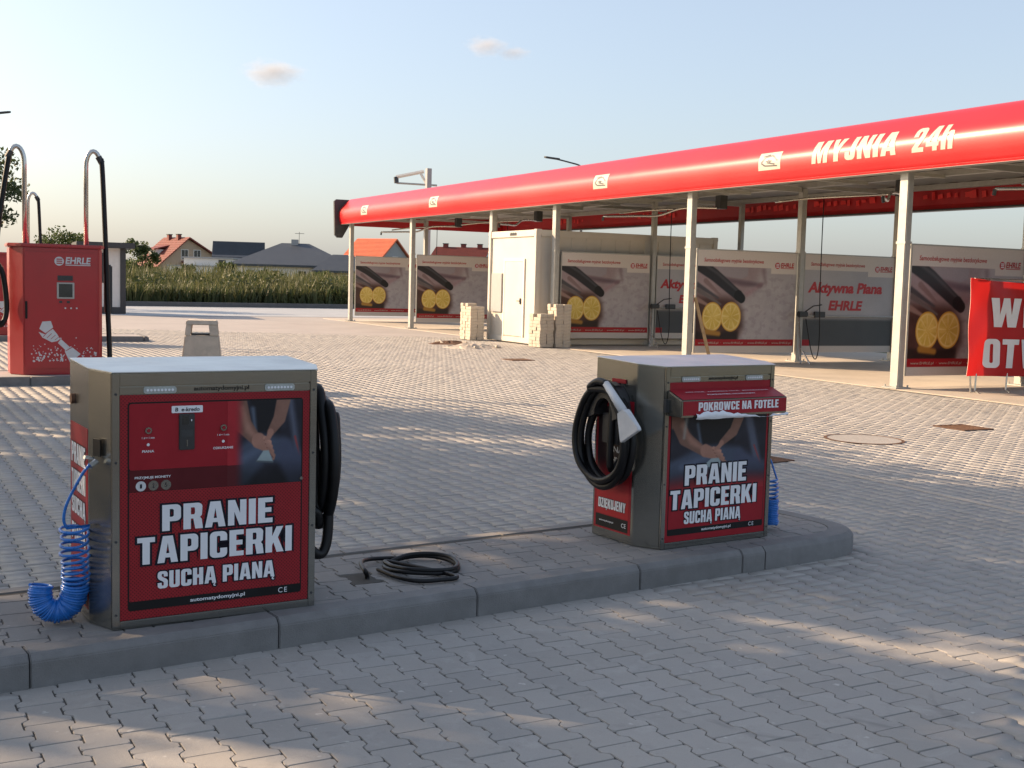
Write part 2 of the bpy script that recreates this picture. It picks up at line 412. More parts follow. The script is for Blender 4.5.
    if c == 'S':
        return .54, [[(0, .33), (0, .17)]+_arc(.17, .17, .17, .17, 180, 270)+_arc(.37, .17, .17, .17, 270, 360)+[(.54, .40), (.52, .47), (.46, .54), (.25, .67), (.215, .72), (.215, .80), (.24, .84), (.30, .84), (.325, .80), (.325, .68), (.53, .68), (.53, .83)]
                    +_arc(.36, .83, .17, .17, 0, 90)+_arc(.17, .83, .17, .17, 90, 180)+[(0, .66), (.03, .58), (.10, .51), (.29, .39), (.325, .34), (.325, .20), (.30, .16), (.24, .16), (.215, .20), (.215, .33)]]
    if c == 'K': return .60, [[(0, 0), (s, 0), (s, .28), (.27, .38), (.38, 0), (.62, 0), (.42, .57), (.60, 1), (.37, 1), (s, .63), (s, 1), (0, 1)]]
    if c == 'M': return .74, [[(0, 0), (.20, 0), (.20, .62), (.30, 0), (.44, 0), (.54, .62), (.54, 0), (.74, 0), (.74, 1), (.46, 1), (.37, .42), (.28, 1), (0, 1)]]
    if c == 'W': return .90, [[(.13, 0), (.37, 0), (.45, .52), (.53, 0), (.77, 0), (.90, 1), (.68, 1), (.63, .42), (.55, 1), (.35, 1), (.27, .42), (.22, 1), (0, 1)]]
    if c == 'Y': return .60, [[(.19, 0), (.41, 0), (.41, .38), (.60, 1), (.375, 1), (.30, .64), (.225, 1), (0, 1), (.19, .38)]]
    if c == 'Z': return .48, [[(0, 0), (.48, 0), (.48, t), (.225, t), (.47, .82), (.47, 1), (.01, 1), (.01, 1-t), (.235, 1-t), (0, .18)]]
    if c == '2': return .54, [[(0, 0), (.54, 0), (.54, t), (.27, t), (.50, .48), (.54, .60), (.54, .83)]+_arc(.37, .83, .17, .17, 0, 90)+_arc(.17, .83, .17, .17, 90, 180)+[(0, .62), (.21, .62), (.21, .80), (.24, .84), (.30, .84), (.325, .80), (.325, .64), (.29, .55), (0, .17)]]
    if c == '4': return .58, [[(.30, 0), (.51, 0), (.51, .18), (.58, .18), (.58, .35), (.51, .35), (.51, 1), (.27, 1), (0, .36), (0, .18), (.30, .18)], [(.17, .35), (.30, .35), (.30, .70)]]
    if c == 'h': return .52, [[(0, 0), (.215, 0), (.215, .55), (.24, .60), (.28, .60), (.305, .55), (.305, 0), (.52, 0), (.52, .62), (.48, .72), (.40, .75), (.30, .74), (.215, .67), (.215, 1), (0, 1)]]
    return .22, []
def text_mesh(body, off=0.0, space=1.0, block=False, gap=.075):
    if block:
        cu = bpy.data.curves.new('t', 'CURVE'); cu.dimensions = '2D'; cu.fill_mode = 'BOTH'; x = 0
        for ch in body:
            w, loops = _glyph(ch); loops = [_grow(l, off if i == 0 else -off) for i, l in enumerate(loops)]
            for lp in loops:
                lp = [p for i, p in enumerate(lp) if math.dist(p, lp[i-1]) > 1e-5]
                sp = cu.splines.new('POLY'); sp.points.add(len(lp)-1); sp.use_cyclic_u = True
                for q, (a, b) in zip(sp.points, lp): q.co = (x+a, b, 0, 1)
            x += w+gap
    else:
        cu = bpy.data.curves.new('t', 'FONT'); cu.body = body; cu.size = 1; cu.offset = off; cu.space_character = space; cu.resolution_u = 4
    o = bpy.data.objects.new('t', cu); COL.objects.link(o)
    dg = bpy.context.evaluated_depsgraph_get(); dg.update()
    me = bpy.data.meshes.new_from_object(o.evaluated_get(dg))
    bpy.data.objects.remove(o); bpy.data.curves.remove(cu)
    co = np.empty(len(me.vertices)*3); me.vertices.foreach_get('co', co)
    return me, co.reshape(-1, 3)
def lettering(name, body, w, h, mat, parent, loc, rot=(0, 0, 0), bold=.0, shear=0.0, outline=0.0, omat=None, space=1.0, anchor='c', step=.0008, block=False):
    """letters in the local XZ plane, facing -Y; (w,h) is the size of their bounding box"""
    me, co = text_mesh(body, 0 if block else bold, space, block)
    lo, hi = co.min(0), co.max(0)
    sx = w/(hi[0]-lo[0]); sz = h/(hi[1]-lo[1]) if h else sx
    ax = (lo[0]+hi[0])/2 if anchor == 'c' else lo[0]
    def put(me, co, dy):
        n = np.empty_like(co)
        n[:, 2] = (co[:, 1]-lo[1])*sz
        n[:, 0] = (co[:, 0]-ax)*sx+shear*n[:, 2]
        n[:, 1] = dy
        me.vertices.foreach_set('co', n.ravel()); me.update()
    put(me, co, -step)
    o = link(name, me, parent, loc, rot, mat)
    if outline:
        me2, co2 = text_mesh(body, (0 if block else bold)+outline, space, block); put(me2, co2, 0)
        link('lettering_outline', me2, o, (0, 0, 0), (0, 0, 0), omat)
    return o

def print_grid(name, w, h, nx, ny, fn, parent, loc=(0, 0, 0), rot=(0, 0, 0), mesh=None):
    """a printed sheet: fn(u,v) -> rgb (sRGB 0..1) evaluated on a fine grid"""
    if mesh is None:
        u, v = np.meshgrid(np.linspace(0, 1, nx+1), np.linspace(0, 1, ny+1))
        vs = np.stack([u.ravel()*w, np.zeros(u.size), v.ravel()*h], 1)
        i = (np.arange(ny)[:, None]*(nx+1)+np.arange(nx)[None, :]).ravel()
        fs = np.stack([i, i+1, i+nx+2, i+nx+1], 1)
        mesh = bpy.data.meshes.new(name); mesh.from_pydata(vs.tolist(), [], fs.tolist()); mesh.update()
        rgb = np.clip(fn(u.ravel(), v.ravel()), 0, 1)
        l = np.where(rgb <= .04045, rgb/12.92, ((rgb+.055)/1.055)**2.4)
        at = mesh.color_attributes.new('Col', 'FLOAT_COLOR', 'POINT')
        at.data.foreach_set('color', np.concatenate([l, np.ones((len(l), 1))], 1).astype(np.float32).ravel())
        mesh.materials.append(m_print)
    return link(name, mesh, parent, loc, rot), mesh

rng = np.random.default_rng(3)
def vnoise(u, v, s, seed=0):
    r = np.random.default_rng(seed); g = r.random((64, 64))
    x, y = u*s, v*s; xi, yi = np.floor(x).astype(int), np.floor(y).astype(int)
    fx, fy = x-xi, y-yi; fx = fx*fx*(3-2*fx); fy = fy*fy*(3-2*fy)
    a = g[yi % 64, xi % 64]; b = g[yi % 64, (xi+1) % 64]; c = g[(yi+1) % 64, xi % 64]; d = g[(yi+1) % 64, (xi+1) % 64]
    return (a*(1-fx)+b*fx)*(1-fy)+(c*(1-fx)+d*fx)*fy
def fbm(u, v, s, seed=0): return sum(vnoise(u, v, s*2**k, seed+k)*.5**(k+1) for k in range(4))
def over(img, mask, col):
    mask = np.clip(mask, 0, 1)[:, None]
    c = np.asarray(col); c = c if c.ndim == 2 else c[None, :]
    return img*(1-mask)+c*mask
def sst(x, a, b):
    t = np.clip((x-a)/(b-a), 0, 1); return t*t*(3-2*t)
def caps(u, v, pts, rs, soft):
    """soft mask of a tapered limb through pts"""
    best = np.full(u.shape, -9.0)
    for (x0, y0), (x1, y1), r0, r1 in zip(pts[:-1], pts[1:], rs[:-1], rs[1:]):
        dx, dy = x1-x0, y1-y0; t = np.clip(((u-x0)*dx+(v-y0)*dy)/(dx*dx+dy*dy+1e-9), 0, 1)
        best = np.maximum(best, (r0+(r1-r0)*t)-np.hypot(u-x0-t*dx, v-y0-t*dy))
    return sst(best, -soft, soft)
def poly_mask(u, v, pts, soft=.006):
    d = np.full(u.shape, 9.0); ins = np.zeros(u.shape, bool); n = len(pts)
    for i in range(n):
        x0, y0 = pts[i]; x1, y1 = pts[(i+1) % n]; dx, dy = x1-x0, y1-y0
        t = np.clip(((u-x0)*dx+(v-y0)*dy)/(dx*dx+dy*dy+1e-12), 0, 1); d = np.minimum(d, np.hypot(u-x0-t*dx, v-y0-t*dy))
        c = ((y0 > v) != (y1 > v)) & (u < (x1-x0)*(v-y0)/((y1-y0) if y1 != y0 else 1e-9)+x0); ins ^= c
    return sst(np.where(ins, d, -d), -soft, soft)

# ================================================================== SETTING
PAVE_ROT = .03
def pc(x, y):      # paver frame -> world
    c, s = math.cos(PAVE_ROT), math.sin(PAVE_ROT); return c*x-s*y, s*x+c*y
PL, PP, PWID = .200, .1412, .165      # length, column pitch, widest width
def paver_outline(gap, inset=0.0):
    g = gap/2+inset
    hw, hn = PWID/2-g, (2*PP-PWID)/2-g
    l = PL/2-g; a, b = PL/4-.011, PL/4+.011; k = .009
    # column runs along y; wide at the ends, narrow in the middle
    return [(-hw+k, -l), (hw-k, -l), (hw, -l+k), (hw, -b+g*.4), (hn, -a+g*.4), (hn, a-g*.4), (hw, b-g*.4), (hw, l-k),
            (hw-k, l), (-hw+k, l), (-hw, l-k), (-hw, b-g*.4), (-hn, a-g*.4), (-hn, -a+g*.4), (-hw, -b+g*.4), (-hw, -l+k)]
OUT, INN = np.array(paver_outline(.0036)), np.array(paver_outline(.0036, .0024))
DROP = .008
NP = len(OUT)
PVERT = np.concatenate([np.c_[INN, np.zeros(NP)], np.c_[OUT, np.full(NP, -DROP)]])
PFACE = [tuple(range(NP))]+[(i, NP+i, NP+(i+1) % NP, (i+1) % NP) for i in range(NP)]
def paver_mesh(name, mat):
    me = bpy.data.meshes.new(name); me.from_pydata(PVERT.tolist(), [], PFACE); me.update(); me.materials.append(mat); return me
def paver_grid(x0, x1, y0, y1):
    i = np.arange(math.floor(x0/PP), math.ceil(x1/PP)); j = np.arange(math.floor(y0/PL)-1, math.ceil(y1/PL)+1)
    I, J = np.meshgrid(i, j); x = I*PP; y = J*PL+(I % 2)*PL/2
    return np.stack([x.ravel(), y.ravel()], 1)
def paver_field(name, cen, mat, z, jit, seed, parent):
    r = np.random.default_rng(seed); n = len(cen)
    zz = z+r.normal(0, jit, n); ax, ay = r.normal(0, jit*2.6, n), r.normal(0, jit*2.6, n); an = PAVE_ROT+r.normal(0, .006, n)
    c, s = np.cos(an)[:, None], np.sin(an)[:, None]
    X, Y, Z = PVERT[None, :, 0], PVERT[None, :, 1], PVERT[None, :, 2]
    V = np.stack([cen[:, 0:1]+c*X-s*Y, cen[:, 1:2]+s*X+c*Y, zz[:, None]+Z+ax[:, None]*X+ay[:, None]*Y], 2).reshape(-1, 3)
    lt, ls, vi = [], [], []
    nv = len(PVERT)
    one = np.concatenate([np.array(f) for f in PFACE]); tot = np.array([len(f) for f in PFACE]); st = np.concatenate([[0], np.cumsum(tot)[:-1]])
    vi = (one[None, :]+(np.arange(n)*nv)[:, None]).ravel(); ls = (st[None, :]+(np.arange(n)*len(one))[:, None]).ravel()
    me = bpy.data.meshes.new(name); me.vertices.add(len(V)); me.vertices.foreach_set('co', V.ravel())
    me.loops.add(len(vi)); me.loops.foreach_set('vertex_index', vi.astype(np.int32))
    me.polygons.add(len(ls)); me.polygons.foreach_set('loop_start', ls.astype(np.int32))
    me.update(calc_edges=True); me.validate()
    return link(name, me, parent, mat=mat)

# island: front edge along the island x axis at y=IY0; rounded right end
IZ = .13
IY0, IY1 = 4.612, 5.66
def island_outline(d=0.0, n=10):
    """outline in island coordinates, inset by d"""
    pts = [(-3.2, IY0+d), (5.28, IY0+d)]
    cx, cy, rx, ry = 5.28, (IY0+IY1)/2, .62-d, (IY1-IY0)/2-d
    for k in range(1, 2*n):
        a = -math.pi/2+math.pi*k/(2*n)
        ca, sa = math.cos(a), math.sin(a)
        e = 2/3.4
        pts.append((cx+rx*abs(ca)**e, cy+ry*math.copysign(abs(sa)**e, sa)))
    pts += [(5.28, IY1-d), (-3.2, IY1-d)]
    return pts
def in_island(x, y, d):
    ix, iy = toI(x, y)
    if ix <= 5.28: return IY0+d < iy < IY1-d
    cx, cy, rx, ry = 5.28, (IY0+IY1)/2, .62-d, (IY1-IY0)/2-d
    return abs((ix-cx)/rx)**3.4+abs((iy-cy)/ry)**3.4 < 1

SLABX = 14.35
pavement = MB().add([(-60, -30, -.0050), (SLABX+.2, -30, -.0050), (SLABX+.2, 60, -.0050), (-60, 60, -.0050)], [(0, 1, 2, 3)]).build('pavement', m_sand)
tag(pavement, kind='structure')
cand = paver_grid(-8, 20, 0, 42)
wx = math.cos(PAVE_ROT)*cand[:, 0]-math.sin(PAVE_ROT)*cand[:, 1]; wy = math.sin(PAVE_ROT)*cand[:, 0]+math.cos(PAVE_ROT)*cand[:, 1]
FWH = np.array([math.sin(YAW), math.cos(YAW)]); RTH = np.array([math.cos(YAW), -math.sin(YAW)])
dep = wx*FWH[0]+wy*FWH[1]; lat = wx*RTH[0]+wy*RTH[1]
FARD = 33.0
ok = (dep > 2.2) & (dep < FARD) & (np.abs(lat) < .44*dep+1.6) & (wx < SLABX-.10)
isl = np.array([in_island(a, b, .10) if o and b < 8 else False for a, b, o in zip(wx, wy, ok)])
strip = np.abs(wx-7.24) < .0     # no strip gap needed; strip lies flush on top
ok &= ~isl
cen = np.stack([wx[ok], wy[ok]], 1); dp, lt_ = dep[ok], lat[ok]
# the 300 that show largest: nearest in view
px = 512+FPX*lt_/dp
vis = (px > -10) & (px < 1034) & (dp > 3.3)
order = np.argsort(np.where(vis, np.hypot(dp, lt_), 1e9))[:300]
near = np.zeros(len(cen), bool); near[order] = True
pm = paver_mesh('paver', m_paver)
rr = np.random.default_rng(11)
for (x, y) in cen[near]:
    link('paver', pm, pavement, (x, y, rr.normal(0, .0009)), (rr.normal(0, .0025), rr.normal(0, .0025), PAVE_ROT+rr.normal(0, .006)))
pf = paver_field('paver_field', cen[~near], m_paver, 0.0, .0009, 5, pavement); pf['kind'] = 'stuff'
# beyond the point where pavers can be told apart
def fr(d, l): v = FWH*d+RTH*l; return (v[0], v[1], -.003)
fp = MB().add([fr(FARD-.1, -40), fr(FARD-.1, 40), fr(62, 60), fr(62, -60)], [(0, 1, 2, 3)]).build('far_pavement', m_farpave)
tag(fp, kind='structure')
# flush edging strip across the paving
es = MB().box(7.21, 7.27, 2.0, 8.5, -.02, .004).build('edging_strip', m_slab); tag(es, kind='structure')
# wash floor
slab = empty('wash_floor'); tag(slab, kind='structure')
ys = [4, 8.6, 14.5, 20.4, 26.15, 29.7, 35.5, 41.3, 44]
for a, b in zip(ys[:-1], ys[1:]):
    MB().box(SLABX, 22.5, a+.006, b-.006, -.1, .012).build('slab', m_slab, slab)
# ground to the horizon and the road beyond the yard
g = MB().add([(-3000, -600, -.05), (3000, -600, -.05), (3000, 4000, -.05), (-3000, 4000, -.05)], [(0, 1, 2, 3)]).build('terrain', m_soil)
tag(g, kind='structure')
road = MB().add([(-40, 40.5, .006), (60, 49.5, .006), (60, 60.5, .006), (-40, 54.6, .006)], [(0, 1, 2, 3)]).build('road', m_road)
tag(road, kind='structure')
MBk = MB().add([(-40, 54.6, -.02), (60, 60.5, -.02), (60, 60.9, -.02), (-40, 55.0, -.02), (-40, 54.6, .22), (60, 60.5, .22), (60, 60.9, .22), (-40, 55.0, .22)],
               [(0, 3, 2, 1), (4, 5, 6, 7), (0, 1, 5, 4), (1, 2, 6, 5), (2, 3, 7, 6), (3, 0, 4, 7)])
tag(MBk.build('road_kerb', m_kerb_dark), kind='structure')

# ------------------------------------------------------------------ island with kerb stones and pavers
isl_root = empty('kerbed_island', (0, 0, 0), ISL); tag(isl_root, kind='structure')
base = island_outline(.05)
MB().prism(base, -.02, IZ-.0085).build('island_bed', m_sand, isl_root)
KW = .13
def kerb_stone(name, x0, x1):
    prof = [(0, -.05), (0, IZ-.032), (.004, IZ-.024), (.022, IZ-.003), (.030, IZ), (KW, IZ), (KW, -.05)]     # y,z
    vs = []
    for x in (x0, x1): vs += [(x, IY0+p[0], p[1]) for p in prof]
    n = len(prof)
    fs = [tuple(range(n)), tuple(range(2*n-1, n-1, -1))]+[(i, n+i, n+(i+1) % n, (i+1) % n) for i in range(n)]
    return MB().add(vs, fs).build(name, m_kerb, isl_root, bevel=.004, seg=2)
joints = [-3.0, -1.99, -.99, .012, 1.012, 2.012, 3.009, 4.01, 4.75, 4.93]
for a, b in zip(joints[:-1], joints[1:]): kerb_stone('kerb_stone', a+.0025, b-.0025)
# curved end stones
oo, ii = island_outline(0, 12), island_outline(KW, 12)
idx = list(range(1, len(oo)-1))
o0 = [(4.9325, IY0)]+[oo[i] for i in idx]; i0 = [(4.9325, IY0+KW)]+[ii[i] for i in idx]
cuts = [0, 6, 11, 15, 20, len(o0)-1]
for a, b in zip(cuts[:-1], cuts[1:]):
    n = b-a+1; vs = []
    for k in range(a, b+1):
        p, q = Vector(o0[k]), Vector(i0[k]); 
        if k == a and a: p = p.lerp(Vector(o0[k+1]), .03); q = q.lerp(Vector(i0[k+1]), .03)
        d = (q-p).normalized()
        for t, z in ((0, -.05), (0, IZ-.030), (.004, IZ-.024), (.028, IZ)): vs.append((*(p+d*t), z))
        vs.append((*q, IZ)); vs.append((*q, -.05))
    fs = [tuple(range(6)), tuple(range(6*n-1, 6*n-7, -1))]
    for k in range(n-1):
        for m in range(6): fs.append((k*6+m, k*6+(m+1) % 6, (k+1)*6+(m+1) % 6, (k+1)*6+m))
    MB().add(vs, fs).build('kerb_stone', m_kerb, isl_root, autosm=True)
# back kerb, flush with the paving of the island
for k in range(9):
    x0 = -3.2+k*1.0
    if x0 > 5.2: break
    MB().box(x0+.003, min(x0+.997, 5.27), IY1-.08, IY1, -.05, IZ-.002).build('edge_stone', m_ipaver, isl_root, bevel=.004)
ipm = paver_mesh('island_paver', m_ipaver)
hole_c = (2.62, 5.07)
cnt = 0
inner = island_outline(KW+.003, 12)
inner = [(-3.2, IY0+KW+.003)]+inner[1:-1]+[(-3.2, IY1-KW-.003)]
inner = [(p[0], min(p[1], IY1-.083)) if p[0] <= 5.28 else p for p in inner]
segs = []
for p, q in zip(inner[:-1], inner[1:]):
    d = Vector((q[0]-p[0], q[1]-p[1]))
    if d.length > 1e-4: segs.append((Vector(p), Vector((d.y, -d.x)).normalized()))     # outward normal
for (x, y) in paver_grid(-4, 9, 2, 9):
    w_ = pc(x, y); ix, iy = toI(*w_); c2 = Vector((ix, iy))
    if ix < .2 or any((c2-p).dot(n) > .10 for p, n in segs): continue
    if abs(ix-hole_c[0]) < .06 and abs(iy-hole_c[1]) < .09: continue
    cut = [(p, n) for p, n in segs if (c2-p).dot(n) > -.14]
    loc = Vector((ix, iy, IZ-.0035+rr.normal(0, .0007))); rt_ = (rr.normal(0, .002), rr.normal(0, .002), PAVE_ROT-ISL+rr.normal(0, .004))
    me = ipm
    if cut:                                   # stones cut along the kerb
        bm = bmesh.new(); bm.from_mesh(ipm); c_, s_ = math.cos(-rt_[2]), math.sin(-rt_[2])
        for p, n in cut:
            dx, dy = p.x-ix, p.y-iy
            bmesh.ops.bisect_plane(bm, geom=bm.verts[:]+bm.edges[:]+bm.faces[:], plane_co=(c_*dx-s_*dy, s_*dx+c_*dy, 0), plane_no=(c_*n.x-s_*n.y, s_*n.x+c_*n.y, 0), clear_outer=True)
        ok_ = len(bm.faces) > 0
        me = bpy.data.meshes.new('paver'); bm.to_mesh(me); me.materials.append(m_ipaver); bm.free()
        if not ok_: continue
    link('paver', me, isl_root, loc, rt_); cnt += 1
print('island pavers', cnt, 'pavers', ok.sum())

# ------------------------------------------------------------------ other islands
def small_island(x0, x1, y0, y1, h=.12):
    r = empty('dispenser_island', (0, 0, 0)); tag(r, kind='structure')
    n = max(1, int((x1-x0)/1.0))
    for k in range(n):
        a = x0+(x1-x0)*k/n; b = x0+(x1-x0)*(k+1)/n
        MB().box(a+.003, b-.003, y0, y0+.13, -.05, h).build('kerb_stone', m_kerb, r, bevel=.012)
        MB().box(a+.003, b-.003, y1-.13, y1, -.05, h).build('kerb_stone', m_kerb, r, bevel=.012)
    MB().box(x1, x1+.13, y0+.05, y1-.05, -.05, h).build('kerb_stone', m_kerb, r, bevel=.03)
    MB().box(x0, x1, y0+.132, y1-.132, -.02, h-.004).build('paving', m_farpave, r)
small_island(-6.5, 3.55, 17.3, 18.55)
small_island(-5.5, 4.9, 28.0, 29.3)

# ================================================================== CLEANING MACHINES
def sm_curve(pts, n=8):
    """Catmull-Rom through pts"""
    P = [Vector(p) for p in pts]; P = [2*P[0]-P[1]]+P+[2*P[-1]-P[-2]]; out = []
    for i in range(1, len(P)-2):
        a, b, c, d = P[i-1:i+3]
        for k in range(n):
            t = k/n
            out.append(.5*((2*b)+(c-a)*t+(2*a-5*b+4*c-d)*t*t+(3*b-a-3*c+d)*t**3))
    out.append(P[-2]); return out

def hands_print(u, v, aspect, red_left=True):
    """printed photo of two arms wiping an upholstered seat; u,v in 0..1"""
    U = u*aspect
    n = fbm(u, v, 5, 3)
    img = np.stack([.10+.07*n, .10+.075*n, .13+.09*n], 1)
    # car interior: light gap and seat edges
    img = over(img, poly_mask(U, v, [(.78*aspect, 1.02), (.86*aspect, 1.02), (.99*aspect, .3), (.9*aspect, .3)], .05)*.55, (.42, .45, .52))
    img = over(img, caps(U, v, [(.90*aspect, .55), (.99*aspect, .25)], [.015, .01], .01)*.7, (.55, .2, .2))
    # jeans
    img = over(img, caps(U, v, [(.05*aspect, .2), (.36*aspect, .42), (.7*aspect, .4)], [.22, .17, .15], .06), (.24, .27, .33))
    img = over(img, caps(U, v, [(.98*aspect, .1), (.74*aspect, .38)], [.2, .13], .06), (.24, .26, .33))
    img = over(img, caps(U, v, [(.1*aspect, .3), (.4*aspect, .44)], [.05, .04], .05)*.5, (.34, .38, .46))
    # dark shirt
    img = over(img, poly_mask(U, v, [(.2*aspect, 1.05), (.75*aspect, 1.05), (.66*aspect, .62), (.33*aspect, .62)], .04), (.09, .09, .11))
    img = over(img, caps(U, v, [(.26*aspect, .9), (.30*aspect, .62)], [.03, .02], .03)*.5, (.45, .52, .6))
    skin = np.stack([.50+.14*n, .36+.12*n, .31+.11*n], 1)
    img = over(img, caps(U, v, [(.03*aspect, 1.0), (.12*aspect, .72), (.34*aspect, .5)], [.125, .11, .065], .012), skin*.72)
    img = over(img, caps(U, v, [(.10*aspect, .9), (.2*aspect, .66), (.36*aspect, .52)], [.045, .045, .03], .04)*.6, skin*1.1)
    img = over(img, caps(U, v, [(.72*aspect, 1.0), (.66*aspect, .78), (.53*aspect, .62)], [.095, .085, .05], .012), skin*.78)
    # hands and fingers
    img = over(img, caps(U, v, [(.35*aspect, .52), (.46*aspect, .46)], [.095, .075], .012), skin)
    for k in range(4):
        a = .44+.02*k; y0 = .55-.045*k
        img = over(img, caps(U, v, [(a*aspect, y0), ((a+.08)*aspect, y0-.05-.01*k), ((a+.07)*aspect, y0-.12)], [.024, .021, .017], .008), skin*(1.1-.06*k))
        img = over(img, caps(U, v, [((a-.01)*aspect, y0-.024), ((a+.07)*aspect, y0-.075-.01*k)], [.004, .004], .006)*.7, (.28, .16, .14))
    img = over(img, caps(U, v, [(.53*aspect, .62), (.50*aspect, .56), (.46*aspect, .54)], [.04, .035, .02], .01), skin*.95)
    # pale nozzle
    img = over(img, poly_mask(U, v, [(.42*aspect, .40), (.50*aspect, .40), (.57*aspect, .26), (.32*aspect, .28)], .01), (.50, .55, .56))
    img = over(img, poly_mask(U, v, [(.31*aspect, .285), (.57*aspect, .265), (.57*aspect, .245), (.31*aspect, .265)], .006), (.3, .33, .35))
    img = img*(.55+.45*sst(v, 0, .35))[:, None]
    return img*1.15

def spiral_hose(spine, turns_at, R, r, name, parent, seed=1):
    """air hose wound round a spine; turns_at gives cumulative turns along the spine"""
    rnd = random.Random(seed)
    sp = sm_curve(spine, 24); n = len(sp)
    cum = [0.0]
    for i in range(1, n): cum.append(cum[-1]+(sp[i]-sp[i-1]).length)
    tot = cum[-1]
    xs, ts = [a for a, _ in turns_at], [b for _, b in turns_at]
    N = int(ts[-1]*14); pts = []
    tgrid = np.linspace(0, ts[-1], N)
    sgrid = np.interp(tgrid, ts, xs)*tot
    u = None
    for t, s in zip(tgrid, sgrid):
        i = min(max(int(np.searchsorted(cum, s)), 1), n-1)
        f = (s-cum[i-1])/max(1e-9, cum[i]-cum[i-1]); p = sp[i-1].lerp(sp[i], min(1, f)); d = (sp[i]-sp[i-1]).normalized()
        if u is None: u = d.cross(Vector((.3, 1, .1))).normalized()
        u = (u-d*u.dot(d)).normalized(); w = d.cross(u); a = 2*math.pi*t
        rr_ = R*(1+.06*math.sin(t*1.7+seed))*(1-.26*min(1, t/max(1, ts[-1])*1.6))
        pts.append(p+(u*math.cos(a)+w*math.sin(a))*rr_)
    return pts

def hose_loops(cx, cy, cz, ry, rz, loops, seed, spread=.05, dirx=1):
    rnd = random.Random(seed); pts = []
    for k in range(loops):
        a0 = rnd.uniform(-.12, .12); oy, oz = rnd.uniform(-.02, .02), rnd.uniform(-.03, .02); sy, sz = rnd.uniform(.85, 1.05), rnd.uniform(.86, 1.04)
        ox = dirx*spread*k/max(1, loops-1)
        for j in range(16):
            t = (k+j/16)
            a = 2*math.pi*j/16
            z = math.cos(a); y = math.sin(a)*(1-.16*z)
            f = j/16
            pts.append((cx+ox+dirx*spread/loops*f+rnd.uniform(-.003, .003), cy+oy+ry*sy*y, cz+oz+rz*sz*z+.02*math.sin(a0)))
    return pts

def logo(parent, x, y, z, w, mat, bg, shear=.12):
    """round badge with two bars followed by the word EHRLE"""
    r = w*.13
    MB().disc((x+r, y, z+r), r, 'y', 20, .001).build('logo_badge', mat, parent)
    m = MB()
    for k in (-.45, 0, .45): m.poly_xz([(x+r*.45, z+r+k*r-.12*r), (x+r*1.65, z+r+k*r-.12*r), (x+r*1.65, z+r+k*r+.12*r), (x+r*.45, z+r+k*r+.12*r)], y-.0018)
    m.build('logo_mark', bg, parent)
    lettering('logo_lettering', 'EHRLE', w*.68, r*1.5, mat, parent, (x+w*.30, y-.001, z+r*.45), bold=.03, shear=shear, anchor='l')
    MB().poly_xz([(x+w*.30, z+r*.1), (x+w*.99, z+r*.1), (x+w*.99, z+r*.28), (x+w*.30, z+r*.28)], y).build('logo_line', mat, parent)

